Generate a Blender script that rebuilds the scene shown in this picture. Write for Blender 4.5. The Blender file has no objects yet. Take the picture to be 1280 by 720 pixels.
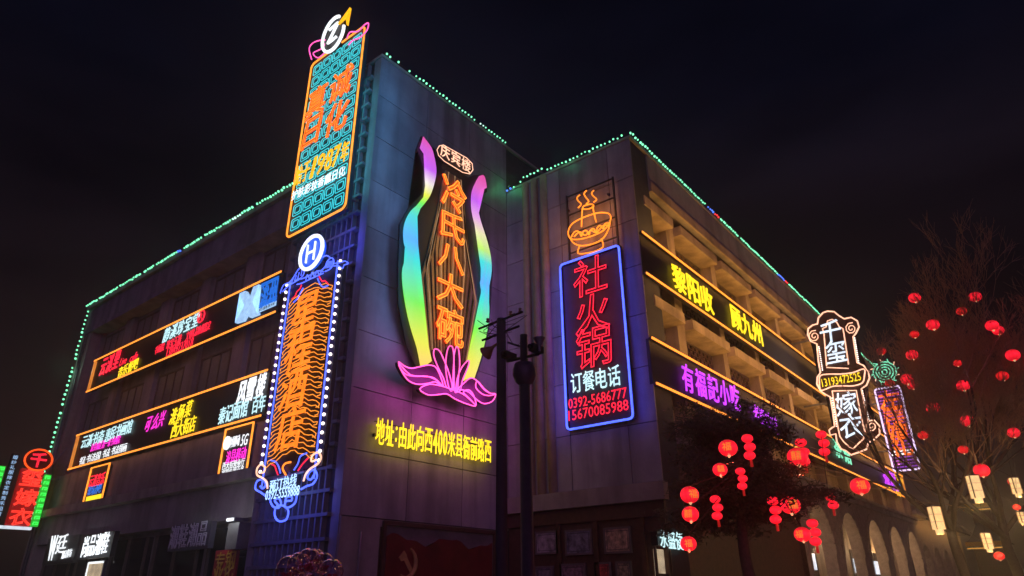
import bpy, bmesh, math, random
from mathutils import Vector, Matrix
random.seed(7)
S = bpy.context.scene
COL = S.collection
# ------------------------------------------------------------------ camera
F, PITCH, YAW, ROLL = 844.37, math.radians(24.499), math.radians(38.629), math.radians(-0.5486)
CAM = Vector((0, 0, 1.6))
FW = Vector((math.cos(YAW)*math.cos(PITCH), math.sin(YAW)*math.cos(PITCH), math.sin(PITCH)))
_r = Vector((math.sin(YAW), -math.cos(YAW), 0)); _u = _r.cross(FW)
RT = _r*math.cos(ROLL) + _u*math.sin(ROLL); UP = _u*math.cos(ROLL) - _r*math.sin(ROLL)
cd = bpy.data.cameras.new('camera'); cam = bpy.data.objects.new('camera', cd); COL.objects.link(cam)
cd.sensor_width = 36; cd.lens = 36*F/1280; cd.clip_end = 2000; cd.clip_start = .05
m3 = Matrix((RT, UP, -FW)).transposed().to_4x4(); m3.translation = CAM; cam.matrix_world = m3
S.camera = cam
# ------------------------------------------------------------------ world, added fill sun, exposure
w = bpy.data.worlds.new('World'); S.world = w; w.use_nodes = True
nt = w.node_tree; nt.nodes.clear()
wo = nt.nodes.new('ShaderNodeOutputWorld'); wb = nt.nodes.new('ShaderNodeBackground'); nt.links.new(wb.outputs[0], wo.inputs[0])
tc = nt.nodes.new('ShaderNodeTexCoord'); nz = nt.nodes.new('ShaderNodeTexNoise'); cr = nt.nodes.new('ShaderNodeValToRGB')
mp = nt.nodes.new('ShaderNodeMapping'); mp.inputs['Scale'].default_value = (1, 1, 3.2)
nt.links.new(tc.outputs['Generated'], mp.inputs[0]); nt.links.new(mp.outputs[0], nz.inputs['Vector'])
nz.inputs['Scale'].default_value = 1.6; nz.inputs['Detail'].default_value = 5; nz.inputs['Roughness'].default_value = .5
cr.color_ramp.elements[0].position = .36; cr.color_ramp.elements[0].color = (.0018, .0017, .0026, 1)
cr.color_ramp.elements[1].position = .72; cr.color_ramp.elements[1].color = (.0075, .0062, .0082, 1)
sxyz = nt.nodes.new('ShaderNodeSeparateXYZ'); nt.links.new(tc.outputs['Generated'], sxyz.inputs[0])
el = nt.nodes.new('ShaderNodeMapRange'); el.inputs[1].default_value = -.02; el.inputs[2].default_value = .62; nt.links.new(sxyz.outputs['Z'], el.inputs[0])
cr2 = nt.nodes.new('ShaderNodeValToRGB'); cr2.color_ramp.elements[0].color = (4.2, 2.5, 1.5, 1); cr2.color_ramp.elements[1].color = (.55, .72, 1.5, 1); nt.links.new(el.outputs[0], cr2.inputs[0])
mlt = nt.nodes.new('ShaderNodeMix'); mlt.data_type = 'RGBA'; mlt.blend_type = 'MULTIPLY'; mlt.inputs[0].default_value = 1
nt.links.new(nz.outputs['Fac'], cr.inputs[0]); nt.links.new(cr.outputs[0], mlt.inputs[6]); nt.links.new(cr2.outputs[0], mlt.inputs[7]); nt.links.new(mlt.outputs[2], wb.inputs[0]); wb.inputs[1].default_value = .75
sl = bpy.data.lights.new('fill_sun', 'SUN'); sl.energy = .42; sl.angle = math.radians(50); sl.color = (.74, .36, 1)  # low wide sun, added behind the camera to fill the walls evenly
so = bpy.data.objects.new('fill_sun', sl); COL.objects.link(so)
so.rotation_euler = Vector((.70, .66, -.10)).to_track_quat('-Z', 'Y').to_euler()
S.view_settings.view_transform = 'Standard'; S.view_settings.look = 'None'; S.view_settings.exposure = .25; S.view_settings.gamma = 1
S.render.engine = 'CYCLES'
S.cycles.use_denoising = True; S.cycles.sample_clamp_indirect = 2.0; S.cycles.max_bounces = 5; S.cycles.caustics_reflective = False; S.cycles.caustics_refractive = False
S.cycles.transparent_max_bounces = 16; S.cycles.use_adaptive_sampling = False; S.cycles.use_light_tree = True
try: S.cycles.denoiser = 'OPENIMAGEDENOISE'
except Exception: pass

# ------------------------------------------------------------------ pixels of the photograph to points on a known plane
def ray(x, y): return FW*F + RT*(x-640) - UP*(y-360)
def on_x(x, y, X): d = ray(x, y); return CAM + d*((X-CAM.x)/d.x)
def on_y(x, y, Y): d = ray(x, y); return CAM + d*((Y-CAM.y)/d.y)

# ------------------------------------------------------------------ materials
MAT = {}
def mat(name, col, rough=.7, var=.25, scale=3., bump=.15, metal=0., spec=.4, rnd=0., stain=0., wave=None):
    if name in MAT: return MAT[name]
    m = bpy.data.materials.new(name); MAT[name] = m; m.use_nodes = True
    t = m.node_tree; b = t.nodes['Principled BSDF']
    b.inputs['Roughness'].default_value = rough; b.inputs['Metallic'].default_value = metal; b.inputs['Specular IOR Level'].default_value = spec
    g = t.nodes.new('ShaderNodeNewGeometry')
    n = t.nodes.new('ShaderNodeTexNoise'); n.inputs['Scale'].default_value = scale; n.inputs['Detail'].default_value = 6; n.inputs['Roughness'].default_value = .65
    t.links.new(g.outputs['Position'], n.inputs['Vector'])
    r = t.nodes.new('ShaderNodeMapRange'); r.inputs[1].default_value = .3; r.inputs[2].default_value = .7
    r.inputs[3].default_value = 1-var; r.inputs[4].default_value = 1+var
    t.links.new(n.outputs['Fac'], r.inputs[0]); f = r.outputs[0]
    if rnd:
        oi = t.nodes.new('ShaderNodeObjectInfo'); q = t.nodes.new('ShaderNodeMapRange'); q.inputs[3].default_value = 1-rnd; q.inputs[4].default_value = 1+rnd
        t.links.new(oi.outputs['Random'], q.inputs[0]); mu = t.nodes.new('ShaderNodeMath'); mu.operation = 'MULTIPLY'
        t.links.new(f, mu.inputs[0]); t.links.new(q.outputs[0], mu.inputs[1]); f = mu.outputs[0]
    if stain:   # rain streaks and soot with a shape of their own
        mp_ = t.nodes.new('ShaderNodeMapping'); mp_.inputs['Scale'].default_value = (1.2, 1.2, .11); t.links.new(g.outputs['Position'], mp_.inputs[0])
        n2 = t.nodes.new('ShaderNodeTexNoise'); n2.inputs['Scale'].default_value = 1.5; n2.inputs['Detail'].default_value = 5
        t.links.new(mp_.outputs[0], n2.inputs['Vector']); q = t.nodes.new('ShaderNodeMapRange')
        q.inputs[1].default_value = .42; q.inputs[2].default_value = .7; q.inputs[3].default_value = 1; q.inputs[4].default_value = 1-stain
        t.links.new(n2.outputs['Fac'], q.inputs[0]); mu = t.nodes.new('ShaderNodeMath'); mu.operation = 'MULTIPLY'
        t.links.new(f, mu.inputs[0]); t.links.new(q.outputs[0], mu.inputs[1]); f = mu.outputs[0]
    mx = t.nodes.new('ShaderNodeVectorMath'); mx.operation = 'SCALE'; mx.inputs[0].default_value = col[:3]
    t.links.new(f, mx.inputs['Scale']); t.links.new(mx.outputs[0], b.inputs['Base Color'])
    if bump:
        bp = t.nodes.new('ShaderNodeBump'); bp.inputs['Strength'].default_value = bump; bp.inputs['Distance'].default_value = .02
        n3 = t.nodes.new('ShaderNodeTexNoise'); n3.inputs['Scale'].default_value = scale*9; n3.inputs['Detail'].default_value = 4
        t.links.new(g.outputs['Position'], n3.inputs['Vector']); t.links.new(n3.outputs['Fac'], bp.inputs['Height']); t.links.new(bp.outputs[0], b.inputs['Normal'])
    return m
def emit(name, col, st=1., base=None, sample=True, uneven=.18, scale=6.):
    if name in MAT: return MAT[name]
    m = bpy.data.materials.new(name); MAT[name] = m; m.use_nodes = True
    t = m.node_tree; b = t.nodes['Principled BSDF']
    b.inputs['Base Color'].default_value = (*(base or [min(.8, c*.5) for c in col]), 1); b.inputs['Roughness'].default_value = .35
    b.inputs['Emission Color'].default_value = (*col, 1); b.inputs['Emission Strength'].default_value = st
    if uneven:  # tubes and diodes never glow evenly along their length
        g = t.nodes.new('ShaderNodeNewGeometry'); n = t.nodes.new('ShaderNodeTexNoise'); n.inputs['Scale'].default_value = scale; n.inputs['Detail'].default_value = 3
        t.links.new(g.outputs['Position'], n.inputs['Vector']); r = t.nodes.new('ShaderNodeMapRange')
        r.inputs[1].default_value = .3; r.inputs[2].default_value = .7; r.inputs[3].default_value = st*(1-uneven); r.inputs[4].default_value = st*(1+uneven)
        t.links.new(n.outputs['Fac'], r.inputs[0]); t.links.new(r.outputs[0], b.inputs['Emission Strength'])
    m.cycles.emission_sampling = 'AUTO' if sample else 'NONE'
    return m
M_panel = mat('cladding', (.30, .28, .285), .5, .2, 1.1, .15, rnd=.14, stain=.55)
M_joint = mat('joint', (.05, .05, .05), .9)
M_conc = mat('painted_concrete', (.33, .29, .25), .75, .2, 1.6, .25, rnd=.05, stain=.42)
M_ochre = mat('ochre_plaster', (.44, .33, .20), .75, .22, 1.8, .25, rnd=.08, stain=.45)
M_awall = mat('grey_plaster', (.25, .21, .23), .8, .22, 1.4, .25, rnd=.06, stain=.45)
M_lat = mat('lattice_block', (.16, .16, .17), .7, .2, 4, .2, rnd=.1)
M_dark = mat('black_steel', (.02, .02, .022), .45, .3, 8, .05)
M_steel = mat('grey_steel', (.22, .22, .23), .45, .25, 8, .1, metal=.6)
M_board = mat('sign_board_black', (.018, .016, .018), .5, .3, 5, .05)
M_glass = mat('window_glass', (.015, .016, .02), .08, .2, 2, .0, spec=.6)
M_frame = mat('window_frame', (.10, .075, .06), .6, .3, 8, .1)
M_grille = mat('window_grille', (.13, .075, .045), .6, .3, 8, .1)
M_wood = mat('dark_wood', (.09, .045, .028), .55, .35, 7, .2)
M_brick = mat('arcade_brick', (.27, .21, .16), .85, .3, 5, .4)
M_bark = mat('bark', (.075, .055, .042), .9, .4, 14, .6)
M_twig = mat('twig', (.44, .31, .18), .9, .3, 14, .3)
M_leaf = mat('needle_leaf', (.075, .075, .032), .7, .45, 5, .1, rnd=0)
M_road = mat('asphalt', (.05, .05, .052), .6, .25, 2, .3)
M_pave = mat('paving', (.17, .16, .15), .7, .25, 2, .3)
M_gold = mat('gilt', (.75, .48, .10), .35, .2, 20, .05, metal=.5)
M_cord = mat('cord', (.05, .03, .025), .8)
M_tile = mat('roof_tile', (.05, .05, .055), .7, .3, 4, .3)
M_copper = mat('copper_pipe', (.3, .15, .08), .5)
# light-giving materials (linear colours)
O_ = emit('neon_orange', (1, .235, .018), 1.55)
O2 = emit('neon_amber', (1, .30, .03), 1.5)
ST = emit('led_strip_warm', (1, .29, .035), 1.6, uneven=.1)
R_ = emit('neon_red', (1, .018, .05), 1.25)
RO = emit('neon_redorange', (1, .085, .010), 1.3)
B_ = emit('neon_blue', (.07, .12, 1), 2.0)
B2 = emit('neon_blue_deep', (.02, .035, 1), .95)
LB = emit('led_sky_blue', (.02, .20, .85), .75)
PB = emit('led_pale_blue', (.40, .66, 1), .85)
T_ = emit('neon_teal', (.05, .72, .80), .95)
MG = emit('led_magenta', (1, .03, .62), 1.25)
PK = emit('neon_pink', (1, .10, .42), 1.6)
PU = emit('led_purple', (.62, .05, 1), 1.2)
W_ = emit('led_white', (.92, .97, 1), 1.1)
WC = emit('led_white_cool', (.60, .95, 1), 1.0)
Y_ = emit('led_yellow', (1, .72, .02), 1.25)
YO = emit('led_golden', (1, .48, .01), 1.15)
G_ = emit('led_green', (.06, 1, .12), 1.1)
MT = emit('neon_mint', (.25, 1, .62), .9)
CH = emit('neon_peach', (1, .52, .34), 1.4)
BG = emit('bulb_green', (.22, 1, .52), 1.6, sample=False)
BC = emit('bulb_pale', (.55, 1, .8), 1.7, sample=False)
BR = emit('bulb_red', (1, .05, .05), 1.5, sample=False)
BB = emit('bulb_blue', (.08, .2, 1), 1.6, sample=False)
BW = emit('bulb_white', (1, .86, .80), 2.0, sample=False)
LR = emit('lantern_silk', (1, .012, .03), .92, base=(.6, .02, .03), uneven=.22, scale=9)
LD = emit('lantern_silk_dim', (1, .015, .02), .55, base=(.5, .02, .02), uneven=.3, scale=9)
LC = emit('paper_lamp', (1, .64, .27), .88, uneven=.15, scale=7)
GL = emit('gilt_lit', (1, .38, .04), .5)
SH = emit('shop_light', (.75, .85, 1), .8, uneven=.5, scale=4)
SW = emit('shop_light_warm', (1, .78, .5), .35, uneven=.5, scale=4)

# lantern silk is stretched over wire ribs: darker along each rib, dimmer towards the rims where the bulb is far
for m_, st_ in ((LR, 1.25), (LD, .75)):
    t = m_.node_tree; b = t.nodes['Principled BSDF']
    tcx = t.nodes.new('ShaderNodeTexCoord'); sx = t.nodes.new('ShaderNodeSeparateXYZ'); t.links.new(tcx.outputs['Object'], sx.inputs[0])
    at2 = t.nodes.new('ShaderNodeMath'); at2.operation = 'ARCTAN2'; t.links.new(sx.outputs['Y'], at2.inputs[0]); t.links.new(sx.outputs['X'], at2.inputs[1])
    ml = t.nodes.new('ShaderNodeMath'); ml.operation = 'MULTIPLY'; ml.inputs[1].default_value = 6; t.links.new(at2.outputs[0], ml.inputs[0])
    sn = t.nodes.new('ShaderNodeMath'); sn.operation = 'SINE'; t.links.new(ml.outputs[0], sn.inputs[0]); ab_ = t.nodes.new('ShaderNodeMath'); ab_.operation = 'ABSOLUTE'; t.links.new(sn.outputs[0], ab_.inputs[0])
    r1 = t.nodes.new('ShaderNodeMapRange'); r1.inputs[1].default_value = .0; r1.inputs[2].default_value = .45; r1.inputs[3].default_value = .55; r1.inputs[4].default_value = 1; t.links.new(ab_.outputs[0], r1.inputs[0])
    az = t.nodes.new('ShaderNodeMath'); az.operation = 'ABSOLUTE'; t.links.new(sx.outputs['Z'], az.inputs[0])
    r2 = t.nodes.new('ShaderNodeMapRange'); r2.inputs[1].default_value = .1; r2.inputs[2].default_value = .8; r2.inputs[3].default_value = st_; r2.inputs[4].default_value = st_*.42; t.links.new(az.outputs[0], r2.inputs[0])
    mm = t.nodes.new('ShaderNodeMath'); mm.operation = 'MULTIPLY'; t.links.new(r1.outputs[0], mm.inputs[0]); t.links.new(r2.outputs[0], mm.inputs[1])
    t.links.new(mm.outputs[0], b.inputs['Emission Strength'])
# ------------------------------------------------------------------ mesh helpers
class MB:
    def __init__(s): s.v = []; s.f = []; s.mi = []
    def add(s, vs, fs, mi=0):
        o = len(s.v); s.v += [tuple(v) for v in vs]; s.f += [tuple(i+o for i in f) for f in fs]; s.mi += [mi]*len(fs); return s
    def box(s, x0, x1, y0, y1, z0, z1, mi=0):
        return s.add([(x0,y0,z0),(x1,y0,z0),(x1,y1,z0),(x0,y1,z0),(x0,y0,z1),(x1,y0,z1),(x1,y1,z1),(x0,y1,z1)],
              [(0,3,2,1),(4,5,6,7),(0,1,5,4),(1,2,6,5),(2,3,7,6),(3,0,4,7)], mi)
    def tube(s, pts, r, n=6, closed=False, mi=0, cap=True):
        pts = [Vector(p) for p in pts]; k = len(pts)
        if k < 2: return s
        rr = r if isinstance(r, (list, tuple)) else [r]*k
        rings = []; ref = None
        for i, p in enumerate(pts):
            a = pts[(i-1) % k] if (closed or i > 0) else p; b = pts[(i+1) % k] if (closed or i < k-1) else p
            t = (b-a); t = t.normalized() if t.length > 1e-9 else Vector((0,0,1))
            if ref is None: ref = Vector((0,1,0)) if abs(t.y) < .9 else Vector((1,0,0))
            u = (ref - t*ref.dot(t)); u = u.normalized() if u.length > 1e-6 else t.orthogonal().normalized(); ref = u; v = t.cross(u)
            rings.append([p + (u*math.cos(2*math.pi*j/n) + v*math.sin(2*math.pi*j/n))*rr[i] for j in range(n)])
        fs = []; m = k if closed else k-1
        for i in range(m):
            i2 = (i+1) % k
            for j in range(n): fs.append((i*n+j, i*n+(j+1) % n, i2*n+(j+1) % n, i2*n+j))
        if not closed and cap: fs += [tuple(range(n-1, -1, -1)), tuple((k-1)*n+j for j in range(n))]
        return s.add([q for rg in rings for q in rg], fs, mi)
    def ball(s, c, r, nu=8, nv=5, mi=0, sz=1.):
        c = Vector(c); vs = [c+Vector((0,0,r*sz))]; fs = []
        for i in range(1, nv):
            a = math.pi*i/nv
            for j in range(nu): b = 2*math.pi*j/nu; vs.append(c+Vector((r*math.sin(a)*math.cos(b), r*math.sin(a)*math.sin(b), r*sz*math.cos(a))))
        vs.append(c-Vector((0,0,r*sz))); e = len(vs)-1
        for j in range(nu): fs.append((0, 1+j, 1+(j+1) % nu)); fs.append((e, 1+(nv-2)*nu+(j+1) % nu, 1+(nv-2)*nu+j))
        for i in range(nv-2):
            for j in range(nu): fs.append((1+i*nu+j, 1+(i+1)*nu+j, 1+(i+1)*nu+(j+1) % nu, 1+i*nu+(j+1) % nu))
        return s.add(vs, fs, mi)
    def lathe(s, prof, c=(0,0,0), n=16, mi=0):
        c = Vector(c); k = len(prof); vs = []; fs = []
        for r, z in prof:
            for j in range(n): a = 2*math.pi*j/n; vs.append(c+Vector((r*math.cos(a), r*math.sin(a), z)))
        for i in range(k-1):
            for j in range(n): fs.append((i*n+j, i*n+(j+1) % n, (i+1)*n+(j+1) % n, (i+1)*n+j))
        return s.add(vs, fs, mi)
    def prism(s, poly, y0, y1, mi=0):      # polygon in x,z ; thickness y0 (front) to y1
        k = len(poly)
        vs = [(x, y0, z) for x, z in poly] + [(x, y1, z) for x, z in poly]
        a = sum(poly[i][0]*poly[(i+1) % k][1]-poly[(i+1) % k][0]*poly[i][1] for i in range(k))
        idx = list(range(k)) if a > 0 else list(range(k-1, -1, -1))
        bm = bmesh.new(); bv = [bm.verts.new((poly[i][0], 0, poly[i][1])) for i in idx]; bm.faces.new(bv); bm.verts.index_update()
        bmesh.ops.triangulate(bm, faces=bm.faces[:]); tri = [[idx[v.index] for v in f.verts] for f in bm.faces]; bm.free()
        fs = [tuple(t) for t in tri] + [tuple(k+i for i in reversed(t)) for t in tri]
        for q in range(k): i, j = idx[q], idx[(q+1) % k]; fs.append((i, k+i, k+j, j))
        return s.add(vs, fs, mi)
    def mesh(s, name, mats, smooth=False):
        me = bpy.data.meshes.new(name); me.from_pydata(s.v, [], s.f); mats = mats if isinstance(mats, (list, tuple)) else [mats]
        for m in mats: me.materials.append(m)
        me.polygons.foreach_set('material_index', s.mi)
        if smooth: me.polygons.foreach_set('use_smooth', [True]*len(s.f))
        me.update(); return me
    def build(s, name, mats, parent=None, smooth=False, **props):
        return link(name, s.mesh(name, mats, smooth), parent, **props)
def link(name, me, parent=None, **props):
    o = bpy.data.objects.new(name, me); COL.objects.link(o)
    if parent is not None: o.parent = parent
    for k, v in props.items(): o[k] = v
    return o
def tag(o, label, cat, group=None):
    o['label'] = label; o['category'] = cat
    if group: o['group'] = group
    return o
def thing(name, label, cat, loc=(0,0,0), rz=0., group=None):
    o = link(name, None); o.location = loc; o.rotation_euler = (0, 0, rz); o.empty_display_size = .2
    return tag(o, label, cat, group)
def struct(o): o['kind'] = 'structure'; return o
def smooth_line(pts, n=6, closed=False):
    pts = [Vector(p) for p in pts]; k = len(pts); out = []
    for i in range(k if closed else k-1):
        g = lambda j: pts[j % k] if closed else pts[max(0, min(k-1, j))]
        a, b, c, d = g(i-1), g(i), g(i+1), g(i+2)
        for q in range(n):
            t = q/n; out.append(.5*((2*b)+(c-a)*t+(2*a-5*b+4*c-d)*t*t+(-a+3*b-3*c+d)*t**3))
    if not closed: out.append(pts[-1])
    return out
def area(parent, name, loc, direction, sx, sy, power, col):
    l = bpy.data.lights.new(name, 'AREA'); l.shape = 'RECTANGLE'; l.size = sx; l.size_y = sy; l.energy = power; l.color = col
    o = bpy.data.objects.new(name, l); COL.objects.link(o); o.parent = parent; o.location = loc
    d = Vector(direction).normalized(); z = -d; x = Vector((1,0,0)) if abs(z.x) < .9 else Vector((0,1,0)); y = z.cross(x).normalized(); x = y.cross(z)
    o.rotation_euler = Matrix((x, y, z)).transposed().to_euler(); return o
def point(parent, name, loc, power, col, r=0.):
    l = bpy.data.lights.new(name, 'POINT'); l.energy = power; l.color = col; l.shadow_soft_size = r
    o = bpy.data.objects.new(name, l); COL.objects.link(o); o.parent = parent; o.location = loc; return o

# ------------------------------------------------------------------ lettering
TXT = {}
TS = bpy.data.scenes.new('lettering_bench')      # a scratch scene, so that shaping a letter does not re-evaluate the whole place
def glyph(body, style, r=.03, shear=0.):
    key = (body, style, r, shear)
    if key in TXT: return TXT[key]
    c = bpy.data.curves.new('lettering', 'FONT'); c.body = body; c.resolution_u = 2; c.shear = shear
    if style == 'tube': c.fill_mode = 'NONE'; c.bevel_depth = r; c.bevel_resolution = 0
    else: c.extrude = .035; c.offset = r*.3
    o = bpy.data.objects.new('lettering', c); TS.collection.objects.link(o); vl = TS.view_layers[0]; vl.update()
    me = bpy.data.meshes.new_from_object(o.evaluated_get(vl.depsgraph))
    bpy.data.objects.remove(o); bpy.data.curves.remove(c)
    xs = [v.co.x for v in me.vertices]; ys = [v.co.y for v in me.vertices]
    x0, x1, y0, y1 = min(xs), max(xs), min(ys), max(ys)
    wd, hg = max(x1-x0, .25), max(y1-y0, .25)
    if len(body) == 1 and ord(body) > 0x2000: wd = max(wd, .9); hg = max(hg, .9)
    cx, cy = (x0+x1)/2, (y0+y1)/2
    for v in me.vertices: v.co = Vector(((v.co.x-cx)/wd, -v.co.z, (v.co.y-cy)/hg))
    me.update()
    if style != 'tube': me.polygons.foreach_set('material_index', [0 if abs(p.normal.y) > .5 else 1 for p in me.polygons])
    TXT[key] = me; return me
def put(parent, name, body, x, z, wd, hg, m, style='solid', r=.03, y=-.05, shear=0., depth=None, **props):
    if depth is None: depth = min(1, .5*hg)
    if style == 'solid' and hg < .75: r = min(r, .006)
    src = glyph(body, style, r, shear); k = (body, style, r, shear, m.name)
    if k not in TXT:
        me = src.copy(); me.materials.clear(); me.materials.append(m); me.materials.append(M_dark); TXT[k] = me
    o = link(name, TXT[k], parent, **props); o.location = (x, y, z); o.scale = (wd, depth, hg); return o

class Sign:
    """a thing on the plane axis=val; local x runs to the viewer's right, z up, -y towards the street"""
    def __init__(s, name, label, cat, axis, val, anchor, group=None):
        s.axis, s.val = axis, val
        s.f = (lambda x, y: on_x(x, y, val)) if axis == 'x' else (lambda x, y: on_y(x, y, val))
        a = s.f(*anchor); s.a = a
        s.o = thing(name, label, cat, a, -math.pi/2 if axis == 'x' else 0, group)
    def P(s, px, py):
        q = s.f(px, py); return ((s.a.y-q.y) if s.axis == 'x' else (q.x-s.a.x), q.z-s.a.z)
    def L(s, pts, y=0.): return [Vector((a, y, b)) for a, b in (s.P(*p) for p in pts)]
    def tube(s, name, pts, m, r=.02, y=-.05, closed=False, sm=0, parent=None, n=6):
        q = s.L(pts, y)
        if sm: q = smooth_line(q, sm, closed)
        return MB().tube(q, r, n, closed).build(name, m, parent or s.o, smooth=True)
    def row(s, body, A, B, wd, hg, m, name='character', style='solid', r=.03, y=-.05, shear=0., edge=None, er=.03, parent=None):
        a, b = s.P(*A), s.P(*B); n = len(body); out = []
        if n > 1 and abs(b[0]-a[0]) > abs(b[1]-a[1]): wd = min(wd, .93*abs(b[0]-a[0])/(n-1))
        for i, ch in enumerate(body):
            if ch == ' ': continue
            t = i/(n-1) if n > 1 else .5
            o = put(parent or s.o, name, ch, a[0]+(b[0]-a[0])*t, a[1]+(b[1]-a[1])*t, wd, hg, m, style, r, y, shear); out.append(o)
            if edge:
                e = put(o, 'outline', ch, 0, 0, 1, 1, edge, 'tube', er, -.045, shear)
        return out
    def line(s, name, body, A, B, hg, m, style='solid', r=.02, y=-.05, shear=0.):
        a, b = s.P(*A), s.P(*B); return put(s.o, name, body, (a[0]+b[0])/2, (a[1]+b[1])/2, b[0]-a[0], hg, m, style, r, y, shear)

# ================================================================== the ground
g = MB().add([(-150,-150,0),(300,-150,0),(300,300,0),(-150,300,0)], [(0,1,2,3)]).build('ground', M_road); struct(g)
pv = MB(); pv.box(-60, 120, 2.2, 8.0, .002, .13); struct(pv.build('pavement', M_pave))
pv = MB(); pv.box(4.0, 11.2, 8.0, 90, .002, .131); struct(pv.build('pavement', M_pave))

# ================================================================== the building
XT, YT, XD, YE, XA = 10.17, 13.23, 16.28, 8.12, 11.26
ZT, ZR = 17.0, 15.0
AEND, EEND = 36.3, 49.5
bd = thing('commercial_building', 'large multi-storey corner building hung with neon signs', 'building', (XD, YT, 0))
def bp(mb, name, m, parent=bd, **k):
    """building part given in world coordinates"""
    off = Vector((XD, YT, 0)); mb.v = [tuple(Vector(v)-off) for v in mb.v]; return mb.build(name, m, parent, **k)
core = MB(); core.box(XT+.05, 20, YT+.05, 16.85, 0, ZT-.04); bp(core, 'tower_core', M_joint)
core = MB(); core.box(XD+.05, 17.4, YE+.05, YT+.04, 0, ZR-.04); bp(core, 'wing_end_core', M_joint)
core = MB(); core.box(17.4, EEND, 8.85, 22, 5.7, 13.52); core.box(17.4, EEND, 10.2, 22, 0, 5.7); bp(core, 'street_wing_core', M_ochre)
core = MB(); core.box(XA+.62, 20, 16.85, AEND, 0, 13.52); bp(core, 'side_wing_core', M_awall)
# cladding panels of the tower front and the wing end, each its own slab with open joints
def clad(name, axis, val, us, zs, th=.045, gap=.022):
    for i in range(len(us)-1):
        for j in range(len(zs)-1):
            a, b, c, d = us[i]+gap/2, us[i+1]-gap/2, zs[j]+gap/2, zs[j+1]-gap/2
            pr = random.uniform(0, .006)
            mb = MB(); mb.box(a, b, val-pr, val+th, c, d) if axis == 'y' else mb.box(val-pr, val+th, a, b, c, d)
            bp(mb, name, M_panel)
ZS = [0, 1.75, 3.32] + [3.32+1.52*k for k in range(1, 10)]
clad('cladding_panel', 'y', YT, [XT, 12.2, 14.25, XD+.0], [3.32+1.52*k for k in range(0, 9)] + [ZT])
clad('cladding_panel', 'x', XD, [YE, 9.0, 10.9, 12.45, YT], [4.25+1.55*k for k in range(0, 7)] + [ZR])
# coping of the tower and the wings
mb = MB(); mb.box(XT-.04, 20, YT-.04, 16.9, ZT-.04, ZT+.06); bp(mb, 'coping', M_conc)
mb = MB(); mb.box(XD-.04, EEND+.04, YE-.04, 22, ZR-.04, ZR+.05); bp(mb, 'coping', M_conc)
# three fluted ribs on the wing end
for y in (12.32, 11.93, 11.54):
    mb = MB(); mb.tube([(XD-.03, y, 4.2), (XD-.03, y, 14.96)], .13, 10); bp(mb, 'rib', M_ochre, smooth=True)
# ledge beam over the ground floor of the wing end, with the recessed wall below
mb = MB(); mb.box(XD-.22, XD+.04, YE-.1, YT-.02, 3.78, 4.22); bp(mb, 'ledge', M_conc)
mb = MB(); mb.box(XD-.08, XD+.04, YE, YT-.02, 3.4, 3.775); bp(mb, 'beam', M_wood)
mb = MB(); mb.box(XD, XD+.04, YE, YT-.02, 0, 3.4); bp(mb, 'ground_floor_wall', M_wood)
for y in (YE+.02, 8.75, 10.15, 11.35, 12.5):
    mb = MB(); mb.box(XD-.07, XD+.0, y, y+.14, .1, 3.4); bp(mb, 'post', M_wood)
# ground floor of the tower front: two piers and lintel around the mural
mb = MB(); mb.box(XT, 11.35, YT-.05, YT+.04, 0, 3.3); bp(mb, 'pier', M_conc)
mb = MB(); mb.box(11.35, 16.2, YT-.03, YT+.04, 3.14, 3.3); bp(mb, 'lintel', M_conc)
mb = MB(); mb.box(11.35, 16.2, YT, YT+.04, 0, 3.14); bp(mb, 'ground_floor_wall', M_wood)
# tower side: pierced block screen, each rail and each fin its own piece
YB1 = 16.85
mb = MB(); mb.box(XT-.02, XT+.05, YT, YT+.3, 0, ZT-.06); bp(mb, 'corner_pier', M_panel)
mb = MB(); mb.box(XT-.02, XT+.05, 16.6, YB1, 0, ZT-.06); bp(mb, 'corner_pier', M_panel)
scr = bp(MB().box(XT+.03, XT+.06, YT+.3, 16.6, 1.0, ZT-.1), 'lattice_screen', M_joint)
def sp(mb, name, m):
    off = Vector((XD, YT, 0)); mb.v = [tuple(Vector(v)-off) for v in mb.v]; return mb.build(name, m, scr)
z = 1.2
while z < ZT-.2:
    sp(MB().box(XT-.13, XT+.04, YT+.3, 16.6, z-.04, z+.04), 'rail', M_lat); z += .54
n = 13
for i in range(1, n):
    y = YT+.3+(16.6-YT-.3)*i/n
    sp(MB().box(XT-.11, XT+.04, y-.028, y+.028, 1.2, ZT-.1), 'fin', M_lat)
# parapets of the two wings
mb = MB(); mb.box(17.39, EEND, YE, 9.3, 13.5, ZR-.045); bp(mb, 'parapet', M_conc)
mb = MB(); mb.box(17.39, EEND, YE-.06, YE-.002, 13.5, 13.86); bp(mb, 'cornice', M_ochre)
mb = MB(); mb.box(XA, XA+1.2, YB1+.002, AEND, 13.5, ZR); bp(mb, 'parapet', M_awall)
mb = MB(); mb.box(XA-.07, XA-.002, YB1+.002, AEND, 13.5, 13.72); bp(mb, 'cornice', M_awall)
mb = MB(); mb.box(XA-.16, XA-.002, YB1+.002, AEND+.05, 14.86, ZR+.05); bp(mb, 'cornice', M_conc)

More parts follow.
